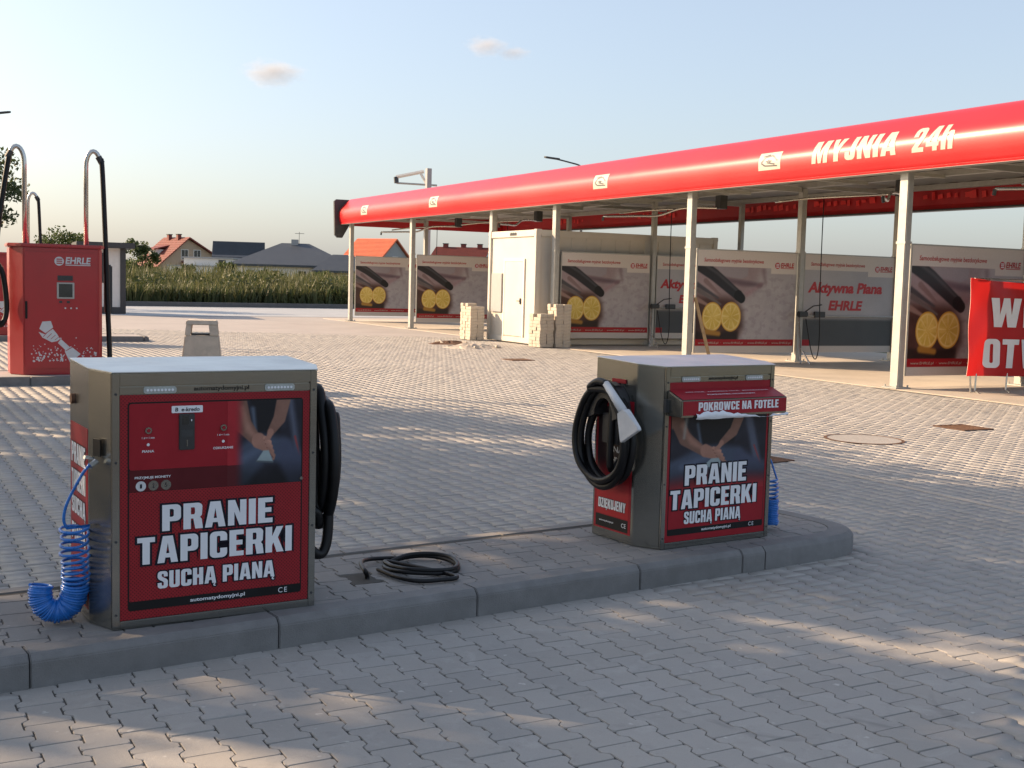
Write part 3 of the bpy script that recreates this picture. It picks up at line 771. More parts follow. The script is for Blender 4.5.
def machine(x, y, a, W, H, shelf, label):
    cx, cy, D = (.075 if shelf else .056), .155, .37
    r = empty('cleaning_machine', fromI(x, y, IZ), ISL+a)
    tag(r, label, 'machine', 'upholstery cleaning machines on the kerbed island')
    yb = cy+D
    plan = [(0, .012), (W, .012), (W+cx, cy), (W+cx, yb), (-cx, yb), (-cx, cy)]
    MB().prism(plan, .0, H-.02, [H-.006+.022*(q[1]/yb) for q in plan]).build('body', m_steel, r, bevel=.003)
    # front frame
    fr_ = MB(); fr_.box(0, .030, 0, .0118, 0, H-.0075); fr_.box(W-.030, W, 0, .0118, 0, H-.0075); fr_.box(.0302, W-.0302, 0, .0118, 0, .032); fr_.box(.0302, W-.0302, 0, .0118, H-.055, H-.0075)
    fr_.build('front_frame', m_steel, r, bevel=.002)
    for q in (.015, W-.015):
        for zq in (.06, .36, .68, H-.09): MB().disc((q, -.0002, zq), .0055, 'y', 8, .002).build('screw', m_darkmetal, r)
    # plinth and lid
    o = .003
    lidp = [(-.001, -o), (W+.001, -o), (W+cx+o, cy-.001), (W+cx+o, yb+o), (-cx-o, yb+o), (-cx-o, cy-.001)]
    lz = lambda p: H-.0055+.022*(p[1]/yb)
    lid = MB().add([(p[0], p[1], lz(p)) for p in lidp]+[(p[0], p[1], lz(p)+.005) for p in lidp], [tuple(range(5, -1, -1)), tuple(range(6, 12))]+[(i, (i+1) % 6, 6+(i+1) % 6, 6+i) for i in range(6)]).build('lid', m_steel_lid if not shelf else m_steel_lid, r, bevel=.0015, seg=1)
    # header
    hz0, hz1 = .955*H/1.045, H-.062
    MB().box(.032, W-.032, .004, .014, hz0, hz1).build('header_plate', m_steel, r)
    hc = (hz0+hz1)/2
    for q in (.22, .805):
        lg = MB().poly_xz(rrect(q*W-.066, q*W+.066, hc-.014, hc+.014, .010), .0035, .004).build('header_light', m_leddiff, r)
        dd = MB()
        for k in range(8): dd.disc((q*W-.05+k*.0143, -.0008, hc), .0052, 'y', 10, .002)
        dd.build('light_dots', m_white, lg)
    lettering('header_lettering', 'automatydomyjni.pl', .27*W, .024, m_black, r, (.515*W, .0035, hc-.012), bold=.02)
    # printed panel
    p0, p1, z0, z1 = .032, W-.032, .034, hz0-.004
    MB().box(p0, p1, .004, .014, z0, z1).build('front_panel', m_dotred if not shelf else m_redprint, r)
    Y = .0035
    fx0, fx1, fz0, fz1 = .062*W/.865, .803*W/.865, .07, z1-.03
    if not shelf:
        # black rounded line: outer rounded plate, then the inner print on it
        MB().poly_xz(rrect(fx0, fx1, fz0, fz1, .014), Y).build('print_border', m_black, r)
        in0, in1 = fx0+.006, fx1-.006
        MB().poly_xz(rrect(in0, in1, .108, .556, .004), Y-.0008).build('print_lower_field', m_dotred, r)
        MB().poly_xz(rrect(in0, in1, .646, fz1-.006, .01), Y-.0008).build('print_upper_field', m_redprint, r)
        MB().poly_xz(rrect(in0, in1, .5575, .6455, .002), Y-.0008).build('print_band', m_darkred, r)
        pw, ph = in1-.47, fz1-.006-.557
        def fn(u, v):
            img = hands_print(np.clip((u-.1)/.9, 0, 1), v, pw/ph)
            redc = np.where((v > .245)[:, None], np.array([[.635, .15, .19]]), np.array([[.33, .10, .125]]))
            k = sst(u+.03*(fbm(u, v, 6, 9)-.5), .08, .24)[:, None]
            return redc*(1-k)+img*k
        print_grid('photo_print', pw, ph, 150, 170, fn, r, (.47, Y-.0018, .557))
        # coin slot display, stickers, buttons
        dsp = MB().box(.266, .331, -.004, .0026, .72, .870).build('coin_unit', m_plastic, r, bevel=.003)
        MB().poly_xz([(.279, .825), (.306, .825), (.306, .862), (.279, .862)], -.0045).build('screen', m_screen, dsp)
        MB().poly_xz([(.275, .775), (.322, .775), (.322, .803), (.275, .803)], -.0045).build('plate', m_darkmetal, dsp)
        MB().box(.297, .301, -.0058, -.0042, .735, .762).build('coin_slot', m_steel, dsp)
        MB().box(.315, .319, -.0056, -.0042, .838, .846).build('indicator', m_white, dsp)
        st = MB().poly_xz(rrect(.237, .365, .873, .902, .004), Y-.002).build('sticker', m_white, r)
        lettering('sticker_lettering', 'B  e-kredo', .10, .016, m_navy, st, (.301, Y-.0026, .879), bold=.02, shear=.1)
        for bx, word in ((.143, 'PIANA'), (.452, 'ODKURZANIE')):
            b = MB().disc((bx, Y-.001, .806), .0135, 'y', 20, .008).build('push_button', m_steel, r, smooth=False)
            MB().disc((bx, Y-.009, .806), .007, 'y', 14, .003).build('button_cap', m_redprint, b)
            lettering('button_lettering', '1 zł = 1 min', .05, .008, m_white, r, (bx, Y-.0012, .772), bold=.01)
            MB().disc((bx, Y-.001, .748), .006, 'y', 12, .002).build('button_icon', m_white, r)
            lettering('button_lettering', word, .048 if len(word) < 6 else .085, .010, m_white, r, (bx, Y-.0012, .716), bold=.02)
        lettering('coin_lettering', 'PRZYJMUJE MONETY', .145, .0125, m_white, r, (.162, Y-.0012, .607), bold=.02)
        for k, (mx, t) in enumerate(((.114, '1'), (.164, '2'), (.215, '5'))):
            c = MB().disc((mx, Y-.001, .580), .0205, 'y', 24, .001).build('coin_print', (m_greyplastic, m_steel, m_steel)[k], r)
            lettering('coin_digit', t, .008, .017, m_navy, c, (mx, Y-.0024, .5715))
        lx = [(.199, .669, .389, .108), (.099, .757, .2575, .111), (.181, .680, .138, .085)]
        MB().disc((.796, Y-.002, .572), .007, 'y', 12, .006).build('lock', m_steel, r)
    else:
        MB().poly_xz(rrect(fx0-.01, fx1+.012, fz0, .80, .006), Y).build('print_border', m_black, r)
        in0, in1 = fx0-.006, fx1+.008
        MB().poly_xz(rrect(in0, in1, .105, .40, .004), Y-.0008).build('print_lower_field', m_redprint, r)
        pw, ph = in1-in0, .80-.30
        def fn(u, v):
            img = hands_print(np.clip(u*1.05-.02, 0, 1), np.clip((v-.06)/.78, 0, 1), pw/(ph*.78))
            img = over(img, caps(u, v, [(.16, .95), (.13, .62)], [.018, .01], .02)*.8, (.62, .62, .6))
            k = sst(v+.10*np.abs(u-.5)+.03*fbm(u, v, 5, 4), .06, .30)[:, None]
            return np.array([[.60, .15, .18]])*(1-k)+img*k
        print_grid('photo_print', pw, ph, 160, 160, fn, r, (in0, Y-.0018, .30))
        lx = [(.160, .622, .344, .112), (.060, .708, .214, .107), (.165, .590, .115, .082)]
        # fold-out dispenser tray
        sx0, sx1, sy, sz0, sz1 = .012, .800, -.12, .740, .832
        t = MB().prism([(sx0, sy), (sx1, sy), (sx1, -.001), (sx0, -.001)], sz0, sz1, [sz1, sz1, sz1+.045, sz1+.045]).build('tray', m_steel, r, bevel=.004)
        MB().box(sx0+.012, sx1-.008, sy-.0022, sy-.0002, sz0+.012, sz1-.004).build('tray_front_print', m_redprint, t)
        top = MB().add([(sx0+.012, sy+.006, sz1+.0045), (sx1-.008, sy+.006, sz1+.0045), (sx1-.008, -.004, sz1+.0465), (sx0+.012, -.004, sz1+.0465)], [(0, 1, 2, 3)]).build('tray_top_print', m_redprint, t)
        lettering('tray_lettering', 'POKROWCE NA FOTELE', .60, .046, m_white, t, (.43, sy-.0026, sz0+.034), block=True)
        an = math.atan2(.045, .12)
        lettering('tray_small_lettering', 'WEŹ FOLIĘ · ZABEZPIECZ FOTEL · JEDNORAZOWE', .62, .014, m_white, t, (.41, -.050, sz1+.034), (an-math.pi/2, 0, 0), bold=.01)
        lettering('tray_small_lettering', 'POKROWIEC OCHRONNY', .36, .012, m_white, t, (.41, -.085, sz1+.022), (an-math.pi/2, 0, 0), bold=.01)
        # crumpled film hanging from the slot
        n = 26; vs = []; fs = []
        rp = random.Random(5)
        for i in range(n):
            u = i/(n-1); xx = sx0+.10+u*(sx1-sx0-.10)
            prof_ = .026+.014*math.sin(u*7)+rp.uniform(-.006, .006)-.022*(u**2)
            for j in range(5):
                vv = j/4
                vs.append((xx, sy-.006-.012*math.sin(vv*math.pi)+rp.uniform(-.003, .003), sz0-.012+prof_*vv*1.1+rp.uniform(-.002, .002)))
        for i in range(n-1):
            for j in range(4): fs.append((i*5+j, (i+1)*5+j, (i+1)*5+j+1, i*5+j+1))
        MB().add(vs, fs).build('plastic_film', m_paper, r, smooth=True)
        MB().box(-.012, .012, -.02, -.001, .76, .83).build('tray_bracket', m_darkmetal, r)
    for (a0, a1, zz, hh), word in zip(lx, ('PRANIE', 'TAPICERKI', 'SUCHĄ PIANĄ')):
        big = word[0] in 'PT'
        lettering('lettering', word, a1-a0, hh, m_white, r, ((a0+a1)/2, Y-.0032, zz), outline=.072, omat=m_navy, block=True)
    MB().poly_xz(rrect(fx0+.001, fx1-.001, fz0, .106, .010), Y-.001).build('print_footer', m_black, r)
    lettering('footer_lettering', 'automatydomyjni.pl', .27*W, .020, m_white, r, (.50*W, Y-.0022, .077), bold=.02)
    lettering('footer_lettering', 'CE', .040, .022, m_white, r, (.83*W, Y-.0022, .077), space=1.3)
    # left side panel
    rot = (0, 0, -math.pi/2)
    side = MB().poly_xz([(0, .05), (.335, .05), (.335, .80), (0, .80)], 0, .001).build('side_panel', m_redprint, r, (-cx-.0005, cy+.353, 0), rot)
    MB().poly_xz([(.02, .06), (.315, .06), (.315, .13), (.02, .13)], -.0015).build('side_footer', m_black, side)
    if shelf:
        def fs_(u, v):
            k = sst(v, .30, .55)[:, None]; n = fbm(u, v, 4, 8)
            return np.array([[.66, .13, .15]])*(1-k)+np.stack([.12+.06*n, .08+.04*n, .09+.04*n], 1)*k
        print_grid('side_print', .295, .62, 40, 60, fs_, side, (.02, -.0016, .135))
        lettering('side_lettering', 'DZIĘKUJEMY', .25, .066, m_white, side, (.168, -.0030, .16), outline=.05, omat=m_navy, block=True)
        lettering('side_lettering', 'automatydomyjni.pl', .13, .013, m_white, side, (.12, -.0030, .09), bold=.015)
        lettering('side_lettering', 'CE', .04, .024, m_white, side, (.28, -.0030, .085))
        for k, (u_, w_) in enumerate(((.12, 'PIANA'), (.21, 'NA'), (.16, 'SUCHO'))):
            lettering('side_lettering', w_, .09, .035, m_greyplastic, side, (u_, -.0030, .56-.06*k), bold=.02)
    else:
        for k, w_ in enumerate(('PRANIE', 'TAPICERKI', 'SUCHĄ', 'PIANĄ')):
            lettering('side_lettering', w_, .27, .085, m_white, side, (.168, -.0030, .63-.115*k), outline=.05, omat=m_navy, block=True)
        MB().disc((-cx-.001, .43, .90), .022, 'x', 18, .015).build('lock_cap', m_rust, r)
    return r, cx, cy, D

# --- left machine
LW, LH = .865, 1.045
mL, cx, cy, D = machine(1.362, 4.772, -.055, LW, LH, False, 'stainless cleaning machine with coin panel and blue coiled hose, nearer one at left')
# recess and air hose on the left chamfer
cang = math.atan2(-.9, .435)
ch = MB().box(-.022, .022, -.004, .003, -.035, .035).build('hose_outlet', m_black, mL, (-.040, .078, .735), (0, 0, -rad(64.2)))
MB().tube([(-.045, .07, .68), (-.075, .05, .665)], .013, 10).build('hose_coupling', m_pipe, mL)
MB().tube([(-.052, .085, .69), (-.09, .075, .70)], .008, 8).build('coupling_lever', m_pipe, mL)
lead = sm_curve([(-.073, .05, .667), (-.105, .06, .62), (-.15, .10, .51), (-.162, .115, .44), (-.150, .12, .40)], 8)
sp = spiral_hose([(-.115, .14, .405), (-.112, .16, .30), (-.105, .17, .20), (-.108, .18, .125), (-.128, .19, .068), (-.172, .20, .043), (-.218, .20, .062), (-.238, .205, .108), (-.232, .21, .155)],
                 [(0, 0), (.28, 4.5), (.46, 9), (.58, 15), (1.0, 44)], .056, .0052, 'air_hose', mL, 2)
hose_l = MB().tube(lead+sp, .0062, 8).build('air_hose', m_blue, mL, smooth=True)
lowz = min(v.co.z for v in hose_l.data.vertices)
hose_l.location.z = max(0, .002-lowz)
# vacuum hose on its right side
xr = LW+cx
MB().tube([(xr-.01, .33, .80), (xr+.13, .33, .81), (xr+.135, .33, .86)], .014, 10).build('hose_hook', m_darkmetal, mL)
pts = [(xr-.01, .20, .40), (xr+.03, .19, .37), (xr+.045, .23, .34)]
for k, (sy_, zt, zb) in enumerate(((.15, .90, .33), (.185, .93, .29), (.13, .88, .38))):
    for t in range(14):
        a_ = 2*math.pi*t/14+math.pi*.9; z_ = (zt+zb)/2-math.cos(a_-math.pi)*(zb-zt)/2
        pts.append((xr+.045+.03*k+.002*t, .34+sy_*math.sin(a_-math.pi)*(1-.15*math.cos(a_-math.pi)), z_))
pts += [(xr+.09, .26, .62), (xr+.095, .22, .42), (xr+.085, .20, .26), (xr+.06, .19, .19), (xr+.025, .18, .185), (xr-.012, .18, .22)]
MB().tube(sm_curve(pts, 5), .0235, 10).build('vacuum_hose', m_rubber, mL, smooth=True)

# --- right machine
RW, RH = .815, 1.01
mR, cx, cy, D = machine(4.345, 4.843, -.027, RW, RH, True, 'stainless cleaning machine with fold-out tray and grey nozzle, farther one at right')
# hose holder: a half-drum on the left side
xl = -cx
arc = [(.345+.155*math.cos(rad(t)), .70+.20*math.sin(rad(t))) for t in range(-5, 186, 12)]
inn = [(.345+.085*math.cos(rad(t)), .70+.11*math.sin(rad(t))) for t in range(185, -6, -12)]
hd = arc+inn
n = len(hd)
vs = [(xl-.002, p[0], p[1]) for p in hd]+[(xl-.085, p[0], p[1]) for p in hd]
mb = MB().add(vs, [tuple(range(n)), tuple(range(2*n-1, n-1, -1))]+[(i, (i+1) % n, n+(i+1) % n, n+i) for i in range(n)])
MB().box(xl-.03, xl-.002, .27, .42, .55, .72).build('holder_plate', m_plastic, mR, bevel=.004)
hh_ = mb.build('hose_holder', m_plastic, mR)
for t in (40, 75, 110, 145):
    a = rad(t); p = (.345+.158*math.cos(a), .70+.203*math.sin(a))
    MB().box(-.042, .0, -.024, .024, -.003, .003).build('holder_pad', m_darkmetal, hh_, (xl-.024, p[0], p[1]), (a-math.pi/2, 0, 0))
MB().box(xl-.008, xl-.001, .25, .37, .895, .918).build('side_sticker', m_redprint, mR)
pts = [(xl+.01, .30, .45), (xl-.05, .31, .43)]
pts += hose_loops(xl-.030, .325, .60, .215, .285, 5, 21, .080, -1)
pts += [(xl-.14, .40, .86), (xl-.14, .33, .905), (xl-.14, .25, .90)]
MB().tube(sm_curve(pts, 5), .0205, 10).build('vacuum_hose', m_rubber, mR, smooth=True)
# grey nozzle: tube handle and flat flared mouth
nz = MB().tube([(xl-.14, .255, .90), (xl-.145, .17, .835), (xl-.147, .085, .765)], [.020, .023, .026], 12).build('nozzle', m_greyplastic, mR, smooth=True)
d0 = Vector((xl-.147, .085, .765)); 
sec = []
for t, hw, th in ((0, .027, .024), (.03, .045, .020), (.13, .085, .013), (.15, .085, .013)):
    c = d0+Vector((0, -.50, -.86))*t; ax = Vector((0, .86, -.50))
    sec.append([c+ax*hw+Vector((th, 0, 0)), c+ax*hw-Vector((th, 0, 0)), c-ax*hw-Vector((th, 0, 0)), c-ax*hw+Vector((th, 0, 0))])
vs = [tuple(p) for s in sec for p in s]; fs = [(0, 1, 2, 3), (12, 15, 14, 13)]
for k in range(3):
    for m in range(4): fs.append((k*4+m, k*4+(m+1) % 4, k*4+4+(m+1) % 4, k*4+4+m))
MB().add(vs, fs).build('nozzle_mouth', m_greyplastic, nz, bevel=.003)
# blue coil on its right side
sp = spiral_hose([(RW+.165, .17, .30), (RW+.170, .16, .19), (RW+.172, .15, .10), (RW+.17, .14, .025)], [(0, 0), (.45, 5), (1, 19)], .052, .0052, 'air_hose', mR, 4)
MB().tube(sm_curve([(RW+cx-.005, .24, .62), (RW+cx+.05, .22, .54), (RW+.18, .17, .40)], 8)+sp, .0062, 8).build('air_hose', m_blue, mR, smooth=True)

# --- loose hose coiled on the island, coming out of a gap in the paving
def I2(px, py, z): 
    g_ = ground(px, py, z); return toI(g_.x, g_.y)
ih = []
def ip(px, py, dz=0.0):
    a, b = I2(px, py, IZ+.012+dz); ih.append((a, b, IZ+.013+dz))
a, b = I2(367, 578, IZ); ih += [(a, b-.01, IZ-.03), (a, b, IZ+.01)]
ip(365, 571, .03); ip(361, 563, .03); ip(368, 559.5, .012); ip(385, 558.5); ip(400, 558.5, .004)
rx = 2.985; ry = 5.105
rn = random.Random(4)
for k in range(2):
    for j in range(14):
        th = rad(112)-2*math.pi*j/14
        R_ = .185-.012*k+rn.uniform(-.006, .006)
        ih.append((rx+.012*k+R_*math.cos(th), ry-.01*k+R_*math.sin(th), IZ+.013+.014*k+.006*math.sin(th*2)))
for px_, py_ in ((455, 576), (436, 580.5), (416, 581), (398, 577.5), (385, 572.5), (378, 569.5)): ip(px_, py_, .0)
lh = MB().tube(sm_curve(ih, 6), .0115, 8).build('loose_hose', m_rubber, None, (0, 0, 0), (0, 0, ISL), smooth=True)
tag(lh, 'thin black hose coiled on the island paving between the two cleaning machines', 'hose')
hl = MB().box(hole_c[0]-.075, hole_c[0]+.075, hole_c[1]-.10, hole_c[1]+.09, IZ-.06, IZ-.004).build('paving_gap_soil', m_sand, isl_root)

# ================================================================== CAR WASH CANOPY
PY = [41.3, 35.5, 29.7, 26.12, 20.4, 14.5, 8.6]
CY0, CY1 = 6.0, 41.85
can = empty('car_wash_canopy', (14.5, 14.5, 0)); tag(can, 'long red car wash canopy on grey steel posts with white MYJNIA 24h lettering', 'canopy')
OC = Vector((14.5, 14.5, 0))
def cb(mb, name, mat, **k):
    mb.v = [(a-OC.x, b-OC.y, c) for a, b, c in mb.v]
    return mb.build(name, mat, k.pop('parent', can), **k)
PROF = sm_curve([(14.235, 3.565, 0), (14.205, 3.70, 0), (14.192, 3.84, 0), (14.20, 3.94, 0), (14.235, 4.03, 0), (14.30, 4.12, 0), (14.42, 4.25, 0), (14.55, 4.37, 0), (14.68, 4.43, 0), (14.95, 4.46, 0)], 4)
PROF = [(p.x, p.y) for p in PROF]
lip = [(14.44, 3.53), (14.44, 3.505), (14.245, 3.505), (14.235, 3.535), (14.25, 3.55)]
fm = MB(); full = lip[2:]+PROF
n = len(full)
ysg = np.linspace(CY0, CY1, 37)
vs = [(x, y, z) for y in ysg for x, z in full]
fs = [(j*n+i, j*n+i+1, (j+1)*n+i+1, (j+1)*n+i) for j in range(len(ysg)-1) for i in range(n-1)]
cb(fm.add(vs, fs), 'front_fascia', m_fascia, autosm=True)
cb(MB().extrude_profile([(14.245, 3.502), (14.46, 3.502), (14.46, 3.516), (14.245, 3.516)], CY0, CY1), 'fascia_lip', m_alu)
def prof_x(z):
    for (x0, z0), (x1, z1) in zip(PROF[:-1], PROF[1:]):
        if z0 <= z <= z1: return x0+(x1-x0)*(z-z0)/(z1-z0)
    return PROF[0][0]
def on_fascia(name, me, y_left, z0, w, h, mat, off=.006, shear=0.0, parent=None, cuts=9, lo=None, hi=None):
    """wrap a flat mesh (x right, y up) on the curved fascia; seen from the yard its x runs towards -Y"""
    bm = bmesh.new(); bm.from_mesh(me)
    xs = [v.co.x for v in bm.verts]; zs = [v.co.y for v in bm.verts]
    lo = lo or (min(xs), min(zs)); hi = hi or (max(xs), max(zs))
    for k in range(1, cuts):
        zz = min(zs)+(max(zs)-min(zs))*k/cuts
        bmesh.ops.bisect_plane(bm, geom=bm.verts[:]+bm.edges[:]+bm.faces[:], plane_co=(0, zz, 0), plane_no=(0, 1, 0))
    for v in bm.verts:
        u = (v.co.x-lo[0])/(hi[0]-lo[0])*w; t = (v.co.y-lo[1])/(hi[1]-lo[1])*h; z = z0+t
        v.co = (prof_x(z)-off-OC.x, y_left-u-shear*t-OC.y, z)
    m2 = bpy.data.meshes.new(name); bm.to_mesh(m2); bm.free()
    return link(name, m2, parent or can, mat=mat)
for word, ya, yb_ in (('MYJNIA', 16.46, 14.42), ('24h', 14.13, 13.26)):
    me, _ = text_mesh(word, 0, block=True, gap=.10)
    on_fascia('lettering', me, ya, 3.765, ya-yb_-.05, .385, m_cream, shear=.04)
def rectmesh():
    me = bpy.data.meshes.new('r'); me.from_pydata([(0, 0, 0), (1, 0, 0), (1, 1, 0), (0, 1, 0)], [], [(0, 1, 2, 3)]); return me
for yl in (17.92, 23.88, 33.5, 39.5):
    st = on_fascia('fascia_sticker', rectmesh(), yl, 3.745, .62, .32, m_cream, .004)
    # little drawing of a car on the sticker
    def strokes(segs, wd):
        m = MB()
        for (x0, y0), (x1, y1) in segs:
            d = Vector((x1-x0, y1-y0)); nrm = Vector((-d.y, d.x)).normalized()*wd
            m.add([(x0-nrm.x, y0-nrm.y, 0), (x1-nrm.x, y1-nrm.y, 0), (x1+nrm.x, y1+nrm.y, 0), (x0+nrm.x, y0+nrm.y, 0)], [(0, 1, 2, 3)])
        me = bpy.data.meshes.new('s'); me.from_pydata(m.v, [], m.f); return me
    on_fascia('sticker_drawing', strokes([((.14, .45), (.3, .72)), ((.3, .72), (.62, .80)), ((.62, .8), (.86, .5)), ((.2, .78), (.5, .86)), ((.14, .42), (.3, .25)), ((.3, .25), (.86, .2)),
                 ((.35, .5), (.6, .5)), ((.45, .6), (.55, .35)), ((.18, .6), (.25, .6)), ((.4, .42), (.75, .3))], .035), yl, 3.745, .62, .32, m_darkmetal, .007, parent=can, cuts=4, lo=(0, 0), hi=(1, 1))
# the dark end cap at the far corner
cap = MB(); pl = [(14.02, 4.33), (14.06, 3.12), (14.16, 3.02), (14.34, 3.02), (14.62, 3.50), (14.80, 4.40), (14.10, 4.40)]
cap.extrude_profile(pl, CY1+.002, CY1+.12); cb(cap, 'fascia_end_cap', m_darkmetal)
# far end and rear fascia
cb(MB().box(14.6, 20.95, CY1-.12, CY1-.02, 3.46, 4.38), 'end_fascia', m_fascia_in)
rear = [(20.75, 3.46), (20.98, 3.46), (21.05, 3.62), (21.05, 3.9), (20.9, 4.25), (20.6, 4.42), (20.58, 4.38), (20.72, 4.2), (20.78, 3.9), (20.78, 3.56)]
cb(MB().extrude_profile(rear, CY0, CY1-.13), 'rear_fascia', m_fascia_in)
cb(MB().box(20.70, 20.99, CY0, CY1-.13, 3.425, 3.458), 'rear_fascia_lip', m_darkmetal)
# light on the inside of the rear fascia, painted as broken brighter-red patches
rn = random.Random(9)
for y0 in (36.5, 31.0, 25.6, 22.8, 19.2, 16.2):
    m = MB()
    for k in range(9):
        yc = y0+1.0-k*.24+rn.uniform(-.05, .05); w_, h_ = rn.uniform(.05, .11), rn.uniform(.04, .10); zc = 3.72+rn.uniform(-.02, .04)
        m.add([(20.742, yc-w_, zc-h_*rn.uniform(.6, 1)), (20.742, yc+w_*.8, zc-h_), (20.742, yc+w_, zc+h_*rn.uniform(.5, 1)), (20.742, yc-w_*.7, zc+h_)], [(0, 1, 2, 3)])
    o = cb(m, 'painted_lit_patches', m_brightred); o['kind'] = 'stuff'
# roof
rf = MB()
n = 120
zsg = [3.79+(.03 if i % 2 else 0) for i in range(n+1)]
vs = []
for i in range(n+1):
    y = CY0+.1+(CY1-.3-CY0)*i/n; vs += [(14.6, y, zsg[i]), (20.70, y, zsg[i]+.17)]
cb(rf.add(vs, [(2*i, 2*i+1, 2*i+3, 2*i+2) for i in range(n)]), 'roof_soffit', m_soffit)
cb(MB().box(14.72, 20.6, CY0+.1, CY1-.15, 4.30, 4.36), 'roof_deck', m_alu)
for X, zb in ((14.60, 3.66), (17.4, 3.76), (20.25, 3.84)):
    cb(MB().box(X-.07, X+.07, CY0+.1, CY1-.15, zb, zb+.11), 'roof_beam', m_alu)
for Y in PY:
    cb(MB().box(14.68, 17.32, Y-.05, Y+.05, 3.67, 3.775), 'cross_beam', m_alu)
    cb(MB().box(17.48, 20.17, Y-.05, Y+.05, 3.765, 3.855), 'cross_beam', m_alu)
    for k in (1, 2):
        yy = Y-k*2.0
        if yy > CY0+.3: cb(MB().box(14.68, 17.32, yy-.03, yy+.03, 3.71, 3.775), 'purlin', m_alu)
# posts
def post(X, Y, wx=.13, wy=.19):
    o = MB().box(-wx/2, wx/2, -wy/2, wy/2, .025, 3.655 if X < 15 else 3.755 if X < 19 else 3.835).build('post', m_alu, can, (X-OC.x, Y-OC.y, 0), bevel=.012)
    bp = MB().box(-.16, .16, -.16, .16, .0125, .032)
    for a in (-1, 1):
        for b in (-1, 1): bp.tube([(a*.12, b*.13, .03), (a*.12, b*.13, .07)], .014, 6)
    bp.build('base_plate', m_alu, o)
    MB().box(-wx/2-.008, wx/2+.008, -wy/2-.008, wy/2+.008, 2.36, 2.40).build('clamp', m_alu, o)
for Y in PY: post(14.5, Y)
for X in (17.4, 20.2):
    for Y in PY:
        if Y == 29.7: continue
        if Y == 26.12: post(X, Y, .12, .13)
        else: post(X, Y, .13, .16)
# swinging ceiling booms with hanging hoses
for k, Y in enumerate((38.4, 32.5, 23.3, 17.5, 11.6)):
    sg = 1 if k % 2 else -1
    bo = cb(MB().tube(sm_curve([(17.4, Y, 3.46), (16.9, Y-.35*sg, 3.46), (16.55, Y-.55*sg, 3.42), (16.2, Y-.85*sg, 3.26), (15.8, Y-1.2*sg, 3.24), (15.2, Y-1.75*sg, 3.22)], 6), .028, 8), 'boom', m_pipe, smooth=True)
    cb(MB().box(17.30, 17.50, Y-.1, Y+.1, 3.44, 3.755), 'boom_pivot', m_darkmetal)
    cb(MB().tube([(15.2, Y-1.75*sg, 3.22), (15.2, Y-1.77*sg, 3.12)], .03, 8), 'boom_swivel', m_darkmetal)
    cb(MB().tube(sm_curve([(17.4, Y+.3, 3.50), (17.0, Y+.8, 3.47), (16.2, Y+1.3, 3.40), (15.5, Y+1.5, 3.30)], 5), .022, 8), 'boom', m_pipe, smooth=True)
    # hose from the ceiling to the post
    Yp = [41.3, 35.5, 26.12, 20.4, 14.5][k]
    hang = sm_curve([(17.72, Yp-.30, 3.55), (17.72, Yp-.30, 2.6), (17.74, Yp-.30, 1.4), (17.76, Yp-.32, .5), (17.66, Yp-.36, .10), (17.52, Yp-.36, .25), (17.42, Yp-.25, .95)], 8)
    cb(MB().tube(hang, .011, 6), 'hanging_hose', m_rubber, smooth=True)

